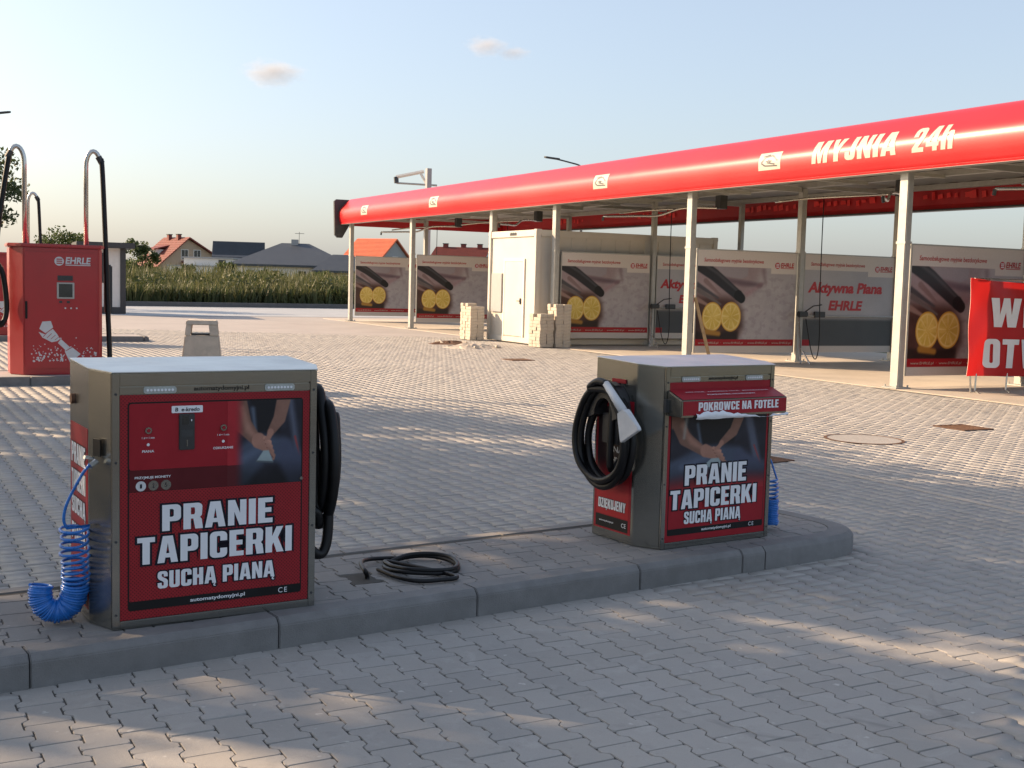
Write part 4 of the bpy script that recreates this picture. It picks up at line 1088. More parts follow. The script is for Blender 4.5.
# ------------------------------------------------------------------ bay panels
PWD, PHT = 2.60, 2.14
def lemon_print(u, v):
    U, V = u*PWD, v*PHT
    n = fbm(u, v, 6, 1); n2 = fbm(u, v, 14, 7); n3 = fbm(u, v, 26, 17)
    img = np.stack([.60+.10*n, .58+.10*n, .59+.10*n], 1)          # foam, grey-lilac
    img = over(img, sst(n2, .46, .60)*.35, (.70, .68, .68))
    img = over(img, sst(n3, .50, .62)*.25, (.50, .46, .48))
    # pink-grey shadow at upper left
    img = over(img, poly_mask(U, V, [(-.1, 2.2), (2.0, 2.2), (1.35, 1.25), (.7, .8), (-.1, 1.0)], .18)*.75, np.stack([.54+.08*n2, .46+.08*n2, .47+.08*n2], 1))
    img = over(img, poly_mask(U, V, [(.50, 1.80), (1.32, 1.80), (1.30, 1.62), (1.12, 1.56), (.56, 1.60)], .03)*.8, (.58, .56, .58))
    img = over(img, caps(U, V, [(.6, 1.55), (1.2, 1.47), (1.66, 1.44)], [.05, .06, .04], .05)*.7, (.34, .27, .31))
    img = over(img, caps(U, V, [(1.66, 1.45), (1.3, 1.25)], [.03, .05], .06)*.6, (.60, .47, .50))
    img = over(img, caps(U, V, [(1.72, 1.75), (1.78, 1.5), (1.6, 1.42)], [.05, .03, .03], .06)*.5, (.42, .33, .36))
    # brown shadow under the fruit
    img = over(img, poly_mask(U, V, [(-.1, 1.2), (.95, 1.15), (1.20, .9), (1.22, .55), (1.05, .2), (-.1, .2)], .12), np.stack([.24+.10*n2, .16+.08*n2, .15+.07*n2], 1))
    img = over(img, poly_mask(U, V, [(-.1, .46), (.5, .42), (1.1, .46), (1.1, .2), (-.1, .2)], .05)*.8, (.13, .10, .10))
    # leaves/knife blades above the fruit
    for x0, y0, x1, y1, cc in ((.0, 1.42, .55, 1.15, (.28, .28, .30)), (.05, 1.30, .62, 1.02, (.40, .37, .37)), (.22, 1.5, .62, 1.2, (.50, .42, .42)), (.0, 1.12, .34, .98, (.55, .45, .42))):
        img = over(img, caps(U, V, [(x0, y0), (x1, y1)], [.055, .02], .02), cc)
    # lance
    img = over(img, caps(U, V, [(.0, 1.86), (.45, 1.62), (1.06, 1.22)], [.14, .13, .11], .015), (.17, .17, .19))
    img = over(img, caps(U, V, [(.05, 1.90), (.5, 1.67), (1.04, 1.31)], [.03, .03, .02], .03)*.55, (.36, .36, .38))
    img = over(img, caps(U, V, [(1.08, 1.21), (1.16, 1.15)], [.115, .10], .012), (.10, .10, .11))
    # lemons
    for lx_, ly, rx_, ry_, sd in ((.42, .75, .25, .30, 2), (.90, .76, .255, .30, 5)):
        q = np.hypot((U-lx_)/rx_, (V-ly)/ry_); an = np.arctan2((V-ly)/ry_, (U-lx_)/rx_)
        img = over(img, sst(1.04-q, -.03, .03), (.80, .62, .24))
        img = over(img, sst(.95-q, -.03, .03), (.86, .78, .50))
        seg = np.abs(np.sin(an*4.5+sd))
        flesh = np.stack([.74+.10*n3, .62+.11*n3, .26+.10*n3], 1)
        img = over(img, sst(.85-q, -.03, .03)*sst(seg, .12, .4)*.95, flesh)
        img = over(img, sst(n2, .52, .6)*sst(.85-q, -.03, .03)*.3, (.90, .82, .52))
    img = over(img, caps(U, V, [(.28, .44), (.6, .40)], [.06, .05], .03), (.62, .46, .2))
    # white frame bands
    img = over(img, (v > .842).astype(float), (.80, .77, .74))
    img = over(img, poly_mask(U, V, [(1.92, .79*PHT), (2.7, .79*PHT), (2.7, .9*PHT), (1.92, .9*PHT)], .012), (.80, .77, .74))
    img = over(img, ((v < .130) & (v > .07)).astype(float), (.60, .11, .14))
    img = over(img, (v <= .07).astype(float), (.74, .72, .70))
    return img
def foam_print(u, v):
    n = fbm(u, v, 5, 21)
    img = np.stack([.63+.10*n, .62+.10*n, .63+.10*n], 1)
    img = over(img, sst(v, .2, .9)*.4, (.62, .62, .64))
    img = over(img, sst(.34-v, -.03, .02), np.stack([.28+.05*n, .29+.05*n, .30+.05*n], 1))
    img = over(img, (v > .842).astype(float), (.80, .77, .74))
    img = over(img, ((u > .70) & (v > .79)).astype(float), (.80, .77, .74))
    img = over(img, ((v < .130) & (v > .07) & (u < .08)).astype(float), (.60, .11, .14))
    img = over(img, (v <= .07).astype(float), (.74, .72, .70))
    return img
def panel_proto(foam):
    r = empty('bay_panel')
    MB().box(0, PWD, .0, .035, 0, PHT).build('board', m_offwhite, r)
    fr_ = MB(); fr_.box(-.02, 0, -.006, .04, 0, PHT); fr_.box(PWD, PWD+.02, -.006, .04, 0, PHT); fr_.box(-.02, PWD+.02, -.006, .04, PHT+.0005, PHT+.025)
    fr_.build('frame', m_alu, r)
    print_grid('panel_print', PWD, PHT, 208, 170, foam_print if foam else lemon_print, r, (0, -.003, 0))
    lettering('panel_lettering', 'Samoobsługowe myjnie bezdotykowe', 1.55, .105, m_logored, r, (.93, -.006, .875*PHT), bold=.012, shear=.12)
    logo(r, 2.02, -.006, .84*PHT, .52, m_logored, m_white)
    if foam:
        lettering('panel_lettering', 'Aktywna Piana', 2.15, .31, m_logored, r, (1.16, -.006, 1.24), bold=.045, shear=.2)
        lettering('panel_lettering', 'EHRLE', .95, .22, m_logored, r, (1.18, -.006, .93), bold=.045, shear=.2)
        MB().tube([(.02, -.06, .80), (PWD-.03, -.06, .80)], .02, 8).build('rail', m_alu, r)
        MB().box(.25, .55, -.10, -.05, .77, .90).build('lance_holder', m_darkmetal, r, bevel=.01)
    else:
        lettering('panel_lettering', 'www.EHRLE.pl  ·  www.EHRLE.pl  ·  www.EHRLE.pl  ·  www.EHRLE.pl', 2.45, .055, m_cream, r, (1.3, -.006, .082*PHT), shear=.15)
    return r
lem = panel_proto(False); foa = panel_proto(True)
for i, (Y, txt) in enumerate(((41.3, 'lemon-printed bay panel at the far end of the canopy, under the orange roof'), (35.5, 'lemon-printed bay panel just left of the white container'),
                              (26.12, 'lemon-printed bay panel directly right of the white container'), (20.4, 'lemon-printed bay panel with a wooden prop leaning before it'),
                              (14.5, 'lemon-printed bay panel partly hidden by the red banner'))):
    o = lem if i == 0 else copy_tree(lem)
    o.location = (14.68, Y-.02, .21); tag(o, txt, 'panel', 'advertising panels between the wash bays')
for i, (Y, txt) in enumerate(((26.12, 'grey foam-advert bay panel mostly hidden behind a sunlit canopy post'), (20.4, 'grey bay panel reading Aktywna Piana in full red letters'))):
    o = foa if i == 0 else copy_tree(foa)
    o.location = (17.53, Y-.02, .21); tag(o, txt, 'panel', 'foam advertising panels between the wash bays')
# props
pp = MB().add([(-.03, -.02, 0), (.03, -.02, 0), (.03, .02, 0), (-.03, .02, 0), (-.33, .2, 1.35), (-.27, .2, 1.35), (-.27, .24, 1.35), (-.33, .24, 1.35)],
              [(0, 3, 2, 1), (4, 5, 6, 7), (0, 1, 5, 4), (1, 2, 6, 5), (2, 3, 7, 6), (3, 0, 4, 7)]).build('wooden_prop', m_wood, None, (14.92, 20.12, .012))
tag(pp, 'bare wooden plank leaning against a canopy post', 'plank')
for Y, t in ((20.4, 'tilted silver lance stand beside the post by the Aktywna Piana panel'), (26.12, 'tilted silver lance stand at the post near the white container')):
    ls = empty('lance_stand', (17.22, Y-.42, .012)); tag(ls, t, 'stand', 'lance stands in the wash bays')
    MB().tube([(-.28, -.28, 0), (.10, .28, 1.02)], .022, 8).build('pole', m_pipe, ls)
    MB().tube([(-.12, -.40, 0), (-.14, -.08, .36)], .016, 8).build('strut', m_pipe, ls)
    MB().box(.04, .30, .20, .30, .98, 1.10).build('clamp', m_plastic, ls, bevel=.02)
    MB().tube([(.16, .24, 1.05), (.40, .18, 1.22), (.62, .16, 1.25)], .014, 6).build('lance', m_darkmetal, ls)

# ------------------------------------------------------------------ container
ct = empty('office_container', (14.08, 26.36, 0)); tag(ct, 'cream white steel container with a closed door under the canopy', 'container')
CW, CL, CH = 2.72, 5.55, 2.90
MB().box(.05, CL-.05, .05, CW-.05, .10, CH-.06).build('wall', m_contgrey, ct)
fr_ = MB()
for (a, b) in ((0, 0), (CL-.14, 0), (0, CW-.14), (CL-.14, CW-.14)): MB().box(a, a+.14, b, b+.14, .02, CH).build('corner_post', m_contgrey, ct, bevel=.015)
fr_ = MB(); 
for z0, z1 in ((.03, .17), (CH-.17, CH-.003)):
    fr_.box(.142, CL-.142, .01, .13, z0, z1); fr_.box(.142, CL-.142, CW-.13, CW-.01, z0, z1); fr_.box(.01, .13, .142, CW-.142, z0, z1); fr_.box(CL-.13, CL-.01, .142, CW-.142, z0, z1)
fr_.build('frame_rail', m_contgrey, ct, bevel=.01)
MB().box(.02, CL-.02, .02, CW-.02, CH-.055, CH-.02).build('roof', m_contgrey, ct)
rib = MB()
for k in range(1, 12): rib.box(.14+k*.44, .20+k*.44, .035, .055, .18, CH-.18)
rib.build('wall_ribs', m_contgrey, ct)
for a in (0, CL-.15):
    for b in (-.004, CW-.146):
        MB().box(a-.004, a+.154, b, b+.15, CH-.11, CH+.012).build('corner_casting', m_contgrey, ct, bevel=.01)
MB().box(.135, .40, -.0, .04, CH-.16, CH-.02).build('lifting_eye', m_darkmetal, ct) if False else None
# door on the end wall facing -X
dr = MB().box(.018, .052, .70, 1.74, .19, 2.12).build('door', m_contgrey, ct, bevel=.006)
df = MB(); df.box(.012, .050, .64, .698, .17, 2.18); df.box(.012, .050, 1.742, 1.80, .17, 2.18); df.box(.012, .050, .698, 1.742, 2.122, 2.18)
df.build('door_frame', m_offwhite, dr)
MB().tube([(.018, .80, 1.1), (-.03, .80, 1.1), (-.035, .92, 1.1)], .012, 8).build('handle', m_darkmetal, dr)
MB().box(-.012, .019, .78, .82, 1.02, 1.17).build('lock_plate', m_darkmetal, dr)
eb = MB().box(.0, .05, 1.88, 2.50, .78, 1.80).build('electric_cabinet', m_greywall, ct, bevel=.01)
m = MB()
for k in range(7): m.box(.004, .009, 1.10+k*.055, 1.14+k*.055, CH-.13, CH-.06+.01*(k % 2))
m.build('name_plate_print', m_darkmetal, ct)['kind'] = 'stuff'

# ------------------------------------------------------------------ stacked and loose paving stones
bs = MB().box(-.1, .1, -.08, .08, -.04, .04)
bo_ = bs.build('stone', m_concrete, None, bevel=.006, seg=1); bmesh_ = bo_.data; bpy.data.objects.remove(bo_)
def stone_stack(loc, nx, ny, heights, label, rz=0.0):
    r = empty('paving_stone_stack', loc, rz); tag(r, label, 'stone stack', 'stacked paving stones beside the container')
    rn = random.Random(int(loc[1]*100))
    for i in range(nx):
        for j in range(ny):
            for k in range(heights[(i*ny+j) % len(heights)]):
                link('stone', bmesh_, r, (i*.205+rn.uniform(-.012, .012), j*.165+rn.uniform(-.01, .01), .052+k*.081), (0, 0, rn.uniform(-.05, .05)))
    return r
stone_stack((13.55, 28.85, 0), 2, 4, [11, 12, 11, 12, 11, 10], 'tall stack of pale paving stones left of the container door')
stone_stack((13.88, 25.58, 0), 2, 3, [10, 9, 10], 'lower stack of pale paving stones at the container corner', .1)
stone_stack((14.34, 25.58, 0), 2, 3, [13, 12, 13], 'taller stack of pale paving stones around the foot of a post', -.05)
def rubble(px, py, s, label, seed):
    p = ground(px, py); rn = random.Random(seed)
    r = empty('rubble_heap', (p.x, p.y, 0)); tag(r, label, 'rubble', 'heaps of rubble on the paving')
    n = 26; vs = [(0, 0, .16*s)]; 
    for q, (rr_, zz) in enumerate(((.25, .13), (.5, .06), (.72, -.01))):
        for k in range(n): vs.append((rr_*s*1.5*math.cos(2*math.pi*k/n)*rn.uniform(.8, 1.2), rr_*s*math.sin(2*math.pi*k/n)*rn.uniform(.8, 1.2), zz*s*rn.uniform(.6, 1.3)))
    fs = [(0, 1+k, 1+(k+1) % n) for k in range(n)]
    for q in range(2):
        for k in range(n): fs.append((1+q*n+k, 1+(q+1)*n+k, 1+(q+1)*n+(k+1) % n, 1+q*n+(k+1) % n))
    MB().add(vs, fs).build('heap', m_rust if seed == 1 else m_concrete, r)
    for k in range(6):
        a = rn.uniform(0, 6.3); d = rn.uniform(.2, .7)*s
        link('stone', bmesh_, r, (1.5*d*math.cos(a), d*math.sin(a), .035), (rn.uniform(-.4, .4), rn.uniform(-.4, .4), a)).scale = (.6, .6, .6)
rubble(450, 344, .55, 'dark flat heap of debris on the paving left of the stones', 1)
rubble(473, 348, .7, 'pale heap of rubble in front of the tall stone stack', 2)

# ------------------------------------------------------------------ banner
bn = empty('banner', (14.98, 13.5, 0)); tag(bn, 'red vinyl banner with large white letters at the right edge', 'banner')
mv, nt, b = newmat('banner_vinyl'); b.inputs['Base Color'].default_value = (.46, .012, .016, 1); b.inputs['Roughness'].default_value = .35
tr = nt.nodes.new('ShaderNodeBsdfTranslucent'); tr.inputs[0].default_value = (.85, .03, .03, 1)
mx = nt.nodes.new('ShaderNodeMixShader'); mx.inputs[0].default_value = .45
nt.links.new(b.outputs[0], mx.inputs[1]); nt.links.new(tr.outputs[0], mx.inputs[2]); nt.links.new(mx.outputs[0], nt.nodes['Material Output'].inputs[0])
BW, BH, BZ = 4.0, 1.52, .29
def brip(x, z):
    e = math.exp(-x*1.6); t = math.exp(-(BH-z)*2.5)
    return .02*math.sin(x*2.2+z*1.0)+.022*e*math.sin((x*1.3-z*1.0)*6)+.03*t*math.sin((x*1.1+z)*6)*math.exp(-x*.6)
nx, nz = 80, 40
vs = []
for i in range(nx+1):
    for j in range(nz+1):
        x, z = BW*i/nx, BH*j/nz
        sag = -.03*math.sin(math.pi*min(1, x/2.4))*(z/BH)+.03*math.exp(-x*3)*(z/BH-.2)
        vs.append((x+.02*math.sin(z*math.pi/BH), brip(x, z), BZ+z+sag-.02*x*(1-z/BH)))
fs = [(i*(nz+1)+j, (i+1)*(nz+1)+j, (i+1)*(nz+1)+j+1, i*(nz+1)+j+1) for i in range(nx) for j in range(nz)]
MB().add(vs, fs).build('sheet', mv, bn, smooth=True)
mw, nt, b = newmat('banner_backing'); b.inputs['Base Color'].default_value = (.55, .50, .48, 1); b.inputs['Roughness'].default_value = .6
tr = nt.nodes.new('ShaderNodeBsdfTranslucent'); tr.inputs[0].default_value = (.9, .8, .75, 1)
mx = nt.nodes.new('ShaderNodeMixShader'); mx.inputs[0].default_value = .6
nt.links.new(b.outputs[0], mx.inputs[1]); nt.links.new(tr.outputs[0], mx.inputs[2]); nt.links.new(mx.outputs[0], nt.nodes['Material Output'].inputs[0])
MB().add([(x, y+.006, z) for x, y, z in vs], fs).build('backing', mw, bn, smooth=True)
for word, x0, w, z0, h in (('WIELKIE', .46, 2.85, BZ+.78, .46), ('OTWARCIE', .36, 3.3, BZ+.13, .46)):
    o = lettering('lettering', word, w, h, m_white, bn, (0, 0, 0), anchor='l', block=True)
    me = o.data; bm = bmesh.new(); bm.from_mesh(me)
    for k in range(1, 16): bmesh.ops.bisect_plane(bm, geom=bm.verts[:]+bm.edges[:]+bm.faces[:], plane_co=(w*k/16, 0, 0), plane_no=(1, 0, 0))
    for k in range(1, 4): bmesh.ops.bisect_plane(bm, geom=bm.verts[:]+bm.edges[:]+bm.faces[:], plane_co=(0, 0, h*k/4), plane_no=(0, 0, 1))
    for v in bm.verts:
        x, z = v.co.x+x0, v.co.z+z0; v.co = (x, brip(x, z-BZ)-.012, z-.02*x*(1-(z-BZ)/BH))
    bm.to_mesh(me); bm.free()
for x in (.25, .95, 2.6):
    MB().tube([(x, .03, BZ+.03), (x-.02, .02, .05), (x-.06, -.10, .014)], .014, 8).build('stand_foot', m_pipe, bn)
MB().tube([(.10, .03, BZ+BH+.012), (3.95, .03, BZ+BH+.012)], .016, 8).build('stand_rail', m_pipe, bn)
MB().tube([(.16, .07, BZ), (.18, .06, .014)], .016, 8).build('stand_foot', m_pipe, bn)

# ================================================================== VACUUM DISPENSERS
def dispenser():
    r = empty('vacuum_dispenser')
    W, H, D = .99, 1.80, .62
    MB().prism([(0, 0), (W, 0), (W+.05, .06), (W+.05, D), (-.16, D), (-.16, .20)], 0, H-.04).build('cabinet', m_red, r, bevel=.01)
    MB().prism([(-.02, -.03), (W+.02, -.03), (W+.08, .05), (W+.08, D+.03), (-.19, D+.03), (-.19, .18)], H-.0395, H+.012).build('top_cap', m_red, r, bevel=.012)
    d = MB().box(.015, W-.03, -.016, -.001, .09, H-.10).build('door', m_red, r, bevel=.004)
    MB().box(.02, .05, -.03, -.0165, .78, 1.02).build('handle', m_black, d, bevel=.004)
    logo(r, .40, -.018, H-.285, .48, m_greyplastic, m_red)
    MB().box(.44, .64, -.022, -.0165, H-.49, H-.42).build('card_slot', m_plastic, r)
    s = MB().box(.43, .66, -.026, -.0165, H-.74, H-.515).build('display', m_alu, r, bevel=.004)
    MB().poly_xz([(.455, H-.72), (.635, H-.72), (.635, H-.535), (.455, H-.535)], -.0265).build('screen', m_screen, s)
    for k in range(3): MB().disc((.54+k*.075, -.0165, H-.87), .012, 'y', 10, .012).build('push_button', m_greyplastic, r)
    MB().box(.46, .50, -.02, -.0165, H-.80, H-.77).build('coin_slot', m_plastic, r); MB().box(.56, .60, -.02, -.0165, H-.80, H-.77).build('coin_slot', m_plastic, r)
    # printed hand with a brush and foam dots
    h = MB(); y = -.0168
    h.poly_xz([(.20, .64), (.24, .74), (.35, .75), (.38, .66), (.28, .58)], y)
    h.poly_xz([(.19, .60), (.27, .565), (.375, .64), (.43, .57), (.47, .50), (.43, .47), (.36, .455), (.24, .52)], y)
    h.poly_xz([(.44, .445), (.48, .50), (.60, .385), (.55, .335)], y)
    h.poly_xz([(.53, .325), (.61, .40), (.74, .29), (.60, .17)], y)
    hp_ = h.build('hand_print', m_greyplastic, r)
    fl = MB()
    for k in range(4): fl.poly_xz([(.245+k*.05, .53-k*.015), (.255+k*.05, .53-k*.015), (.315+k*.05, .60-k*.022), (.305+k*.05, .60-k*.022)], y-.001)
    fl.poly_xz([(.545, .34), (.552, .334), (.635, .385), (.628, .392)], y-.001)
    fl.build('print_lines', m_red, hp_)
    g_ = MB(); rn = random.Random(6)
    for k in range(150):
        x, z = rn.uniform(.1, .95), .19+abs(rn.gauss(0, .10)); sz = rn.uniform(.006, .017)*(1.2-z)
        if .19 <= z < .55: g_.poly_xz([(x-sz, z), (x, z-sz), (x+sz, z), (x, z+sz)], y+.0003)
    o = g_.build('foam_dots_print', m_greyplastic, r); o['kind'] = 'stuff'
    # arched pipes and their hoses
    for x, s in ((.05, -1), (.86, 1)):
        arch = [(x, .30, H+.0), (x, .30, H+1.10)]+[(x+s*(.10-.10*math.cos(rad(t))), .30, H+1.12+.22*math.sin(rad(t))) for t in range(15, 151, 15)]
        MB().tube(arch, .033, 10).build('arch_pipe', m_pipe, r, smooth=True)
        e = Vector(arch[-1])
        MB().tube([e+Vector((-s*.02, 0, .04)), e+Vector((s*.03, 0, -.05))], .045, 10).build('hose_clamp', m_darkmetal, r)
        if s > 0:
            hp = [e, e+Vector((.03, -.02, -.12)), (x+.25, .18, 1.6+.12), (x+.27, .14, .9), (x+.285, .10, .35), (x+.29, .10, .05)]
        else:
            hp = [e, e+Vector((-.03, -.02, -.15)), (x-.33, .22, H+.35), (x-.40, .20, H-.35), (x-.42, .18, H-.95), (x-.33, .14, H-1.12), (x-.25, .16, H-.9), (x-.30, .16, H-.4), (x-.42, .18, H-.3), (x-.46, .16, H-.9), (x-.40, .13, H-1.16), (x-.34, .12, H-1.05)]
        MB().tube(sm_curve(hp, 8), .036, 8).build('hose', m_rubber, r, smooth=True)
        if s < 0: MB().tube([(x-.40, .09, H-1.16), (x-.40, .05, H-1.02)], [.05, .03], 10).build('nozzle', m_greyplastic, r)
        else: MB().box(x+.24, x+.34, .18, .34, .85, 1.55).build('hose_bracket', m_plastic, r, bevel=.02)
    return r
d1 = dispenser(); d1.location = (1.49, 17.66, .117)
tag(d1, 'red vacuum dispenser with two arched pipes and a printed hand, in front', 'dispenser', 'red vacuum dispensers')
d2 = copy_tree(d1); d2.location = (1.67, 28.35, .117)
tag(d2, 'red vacuum dispenser farther back, mostly hidden behind the nearer one', 'dispenser', 'red vacuum dispensers')

# ------------------------------------------------------------------ litter bin
p = atdepth(202, 374, 18.6)
bn_ = empty('litter_bin', (p.x, p.y, 0), -.25); tag(bn_, 'tapered concrete litter bin with a square opening behind the nearer machine', 'bin')
def taper(z): return .325-.10*(z/.86)
m = MB()
def ring(z0, z1, sides):
    pass
a0, a1, a2, a3 = taper(0), taper(.63), taper(.79), taper(.86)
m.add([(-a0, -a0, 0), (a0, -a0, 0), (a0, a0, 0), (-a0, a0, 0), (-a1, -a1, .63), (a1, -a1, .63), (a1, a1, .63), (-a1, a1, .63)],
      [(0, 3, 2, 1), (4, 5, 6, 7), (0, 1, 5, 4), (1, 2, 6, 5), (2, 3, 7, 6), (3, 0, 4, 7)])
m.build('body', m_concrete, bn_, bevel=.015)
for sx in (-1, 1):
    for sy in (-1, 1):
        w_ = .13 if sx > 0 else .085
        def q(a): return [(sx*a, sy*a), (sx*(a-w_), sy*a), (sx*(a-w_), sy*(a-w_)), (sx*a, sy*(a-w_))]
        vs = [(x, y, .6305) for x, y in q(a1)]+[(x, y, .7895) for x, y in q(a2)]
        MB().add(vs, [(0, 3, 2, 1), (4, 5, 6, 7), (0, 1, 5, 4), (1, 2, 6, 5), (2, 3, 7, 6), (3, 0, 4, 7)]).build('corner', m_concrete, bn_, bevel=.006)
MB().add([(-a2-.01, -a2-.01, .79), (a2+.01, -a2-.01, .79), (a2+.01, a2+.01, .79), (-a2-.01, a2+.01, .79), (-a3, -a3, .86), (a3, -a3, .86), (a3, a3, .86), (-a3, a3, .86)],
         [(0, 3, 2, 1), (4, 5, 6, 7), (0, 1, 5, 4), (1, 2, 6, 5), (2, 3, 7, 6), (3, 0, 4, 7)]).build('top', m_concrete, bn_, bevel=.012)
MB().box(-a1+.09, a1-.09, -a1+.09, a1-.09, .631, .66).build('liner', m_darkmetal, bn_)

# ------------------------------------------------------------------ manholes and drains
mh = ground(864, 439.5); r = empty('manhole', (mh.x, mh.y, 0)); tag(r, 'round manhole with a rusty rim set flush in the paving', 'manhole')
mm = MB(); N = 40
vs = []
for rr_, z in ((.42, .006), (.385, .008), (.385, -.004)):
    vs += [(rr_*math.cos(2*math.pi*k/N), rr_*math.sin(2*math.pi*k/N), z) for k in range(N)]
mm.add(vs, [(q*N+k, q*N+(k+1) % N, (q+1)*N+(k+1) % N, (q+1)*N+k) for q in range(2) for k in range(N)]).build('rim', m_rust, r)
MB().disc((0, 0, .0), .384, 'z', 40, .0045).build('cover', m_paver, r)
def drain(px, py, s, label, rz=0):
    p = ground(px, py); r = empty('drain_grate', (p.x, p.y, 0), rz); tag(r, label, 'drain', 'iron drains in the paving')
    f_ = MB(); f_.box(-s, s, -s, -s+.03, 0, .012); f_.box(-s, s, s-.03, s, 0, .012); f_.box(-s, -s+.03, -s+.031, s-.031, 0, .012); f_.box(s-.03, s, -s+.031, s-.031, 0, .012)
    f_.build('frame', m_rust, r)
    for k in range(6): 
        x = -s+.05+(2*s-.1)*k/5; MB().box(x-.014, x+.014, -s+.031, s-.031, .0, .010).build('bar', m_rust, r)
    MB().box(-s+.03, s-.03, -s+.03, s-.03, -.02, .004).build('pit', m_black, r)
drain(963, 428, .24, 'square rusty drain grate on the sunny paving at right')
drain(518, 360, .26, 'square rusty drain grate on the sunny paving before the container')
drain(768, 460, .17, 'small rusty drain just right of the farther cleaning machine', .2)

# ------------------------------------------------------------------ kiosk
k0 = ground(113, 314.0)
kk = empty('kiosk', (k0.x-1.25, k0.y, 0), -.06); tag(kk, 'small white kiosk with a black frame behind the red dispenser', 'kiosk')
KWd, KD, KH = 1.7, 2.4, 2.62
MB().box(.10, KWd-.10, .05, KD, .25, KH-.18).build('wall', m_whitewall, kk)
f_ = MB()
for x in (0, KWd-.2): f_.box(x, x+.2, 0, .3, .02, KH-.19)
f_.box(.201, KWd-.201, .0, .3, .02, .26); f_.build('frame', m_darkmetal, kk)
MB().box(-.05, KWd+.30, -.35, KD+.2, KH-.185, KH+.02).build('roof', m_darkmetal, kk, bevel=.02)
w_ = MB().box(0.45, 0.95, .02, .048, 1.15, 2.25).build('window', m_darkmetal, kk); MB().box(0.52, 0.88, .008, .018, 1.22, 2.18).build('pane', m_glass, w_)

# ------------------------------------------------------------------ street lamps and pole
def lamp(px_tip, py_tip, px_base, depth, label, hz=None):
    tip = atdepth(px_tip, py_tip, depth); g0 = atdepth(px_base, py_tip+8, depth)
    r = empty('street_lamp', (g0.x, g0.y, 0)); tag(r, label, 'street lamp', 'street lamps')
    h = g0.z; d = Vector((tip.x-g0.x, tip.y-g0.y, tip.z))
    MB().tube([(0, 0, -.05), (0, 0, h-.3)], [.09, .05], 10).build('pole', m_darkmetal, r)
    L = Vector((d.x, d.y, 0)); u = L.normalized()
    MB().tube(sm_curve([(0, 0, h-.3), (*(u*.15).xy, h-.02), (*(L*.35).xy, h+(tip.z-h)*.4), (*(L*.75).xy, tip.z-.03)], 6), .04, 8).build('arm', m_darkmetal, r)
    a = math.atan2(u.y, u.x)
    MB().prism([(-.42, -.13), (.30, -.10), (.42, 0), (.30, .10), (-.42, .13)], -.045, .045).build('lamp_head', m_darkmetal, r, (*(L*.80).xy, tip.z-.02), (0, -.12, a), bevel=.015)
    return r
lamp(544, 157.5, 583, 62, 'street lamp with a short arm rising behind the canopy roof')
lamp(11.5, 112.5, -32, 60, 'street lamp head reaching in at the left edge of the sky')
# pole with a bracketed arm behind the canopy
q0 = atdepth(426, 300, 50); r = empty('camera_pole', (q0.x, q0.y, 0)); tag(r, 'grey post with a white triangular bracket arm behind the far canopy end', 'post')
ptop = atdepth(427, 169.5, 50).z
MB().box(-.10, .10, -.10, .10, -.05, ptop).build('pole', m_greywall, r)
e0 = atdepth(396, 177, 50); e1 = atdepth(396.5, 183, 50); b0 = atdepth(424, 171.5, 50); b1 = atdepth(437, 185.5, 50)
rel = lambda v: (v.x-q0.x, v.y-q0.y, v.z)
MB().tube([rel(b0), rel(e0)], .08, 6).build('arm', m_offwhite, r)
MB().tube([rel(e0), rel(e1)], .10, 6).build('arm_end', m_darkmetal, r)
MB().tube([rel(e1), rel(b1)], .045, 6).build('lower_rod', m_alu, r)
b2 = atdepth(420.5, 173, 50); b3 = atdepth(426, 183, 50); MB().tube([rel(b2), rel(b3)], .06, 6).build('brace', m_offwhite, r)

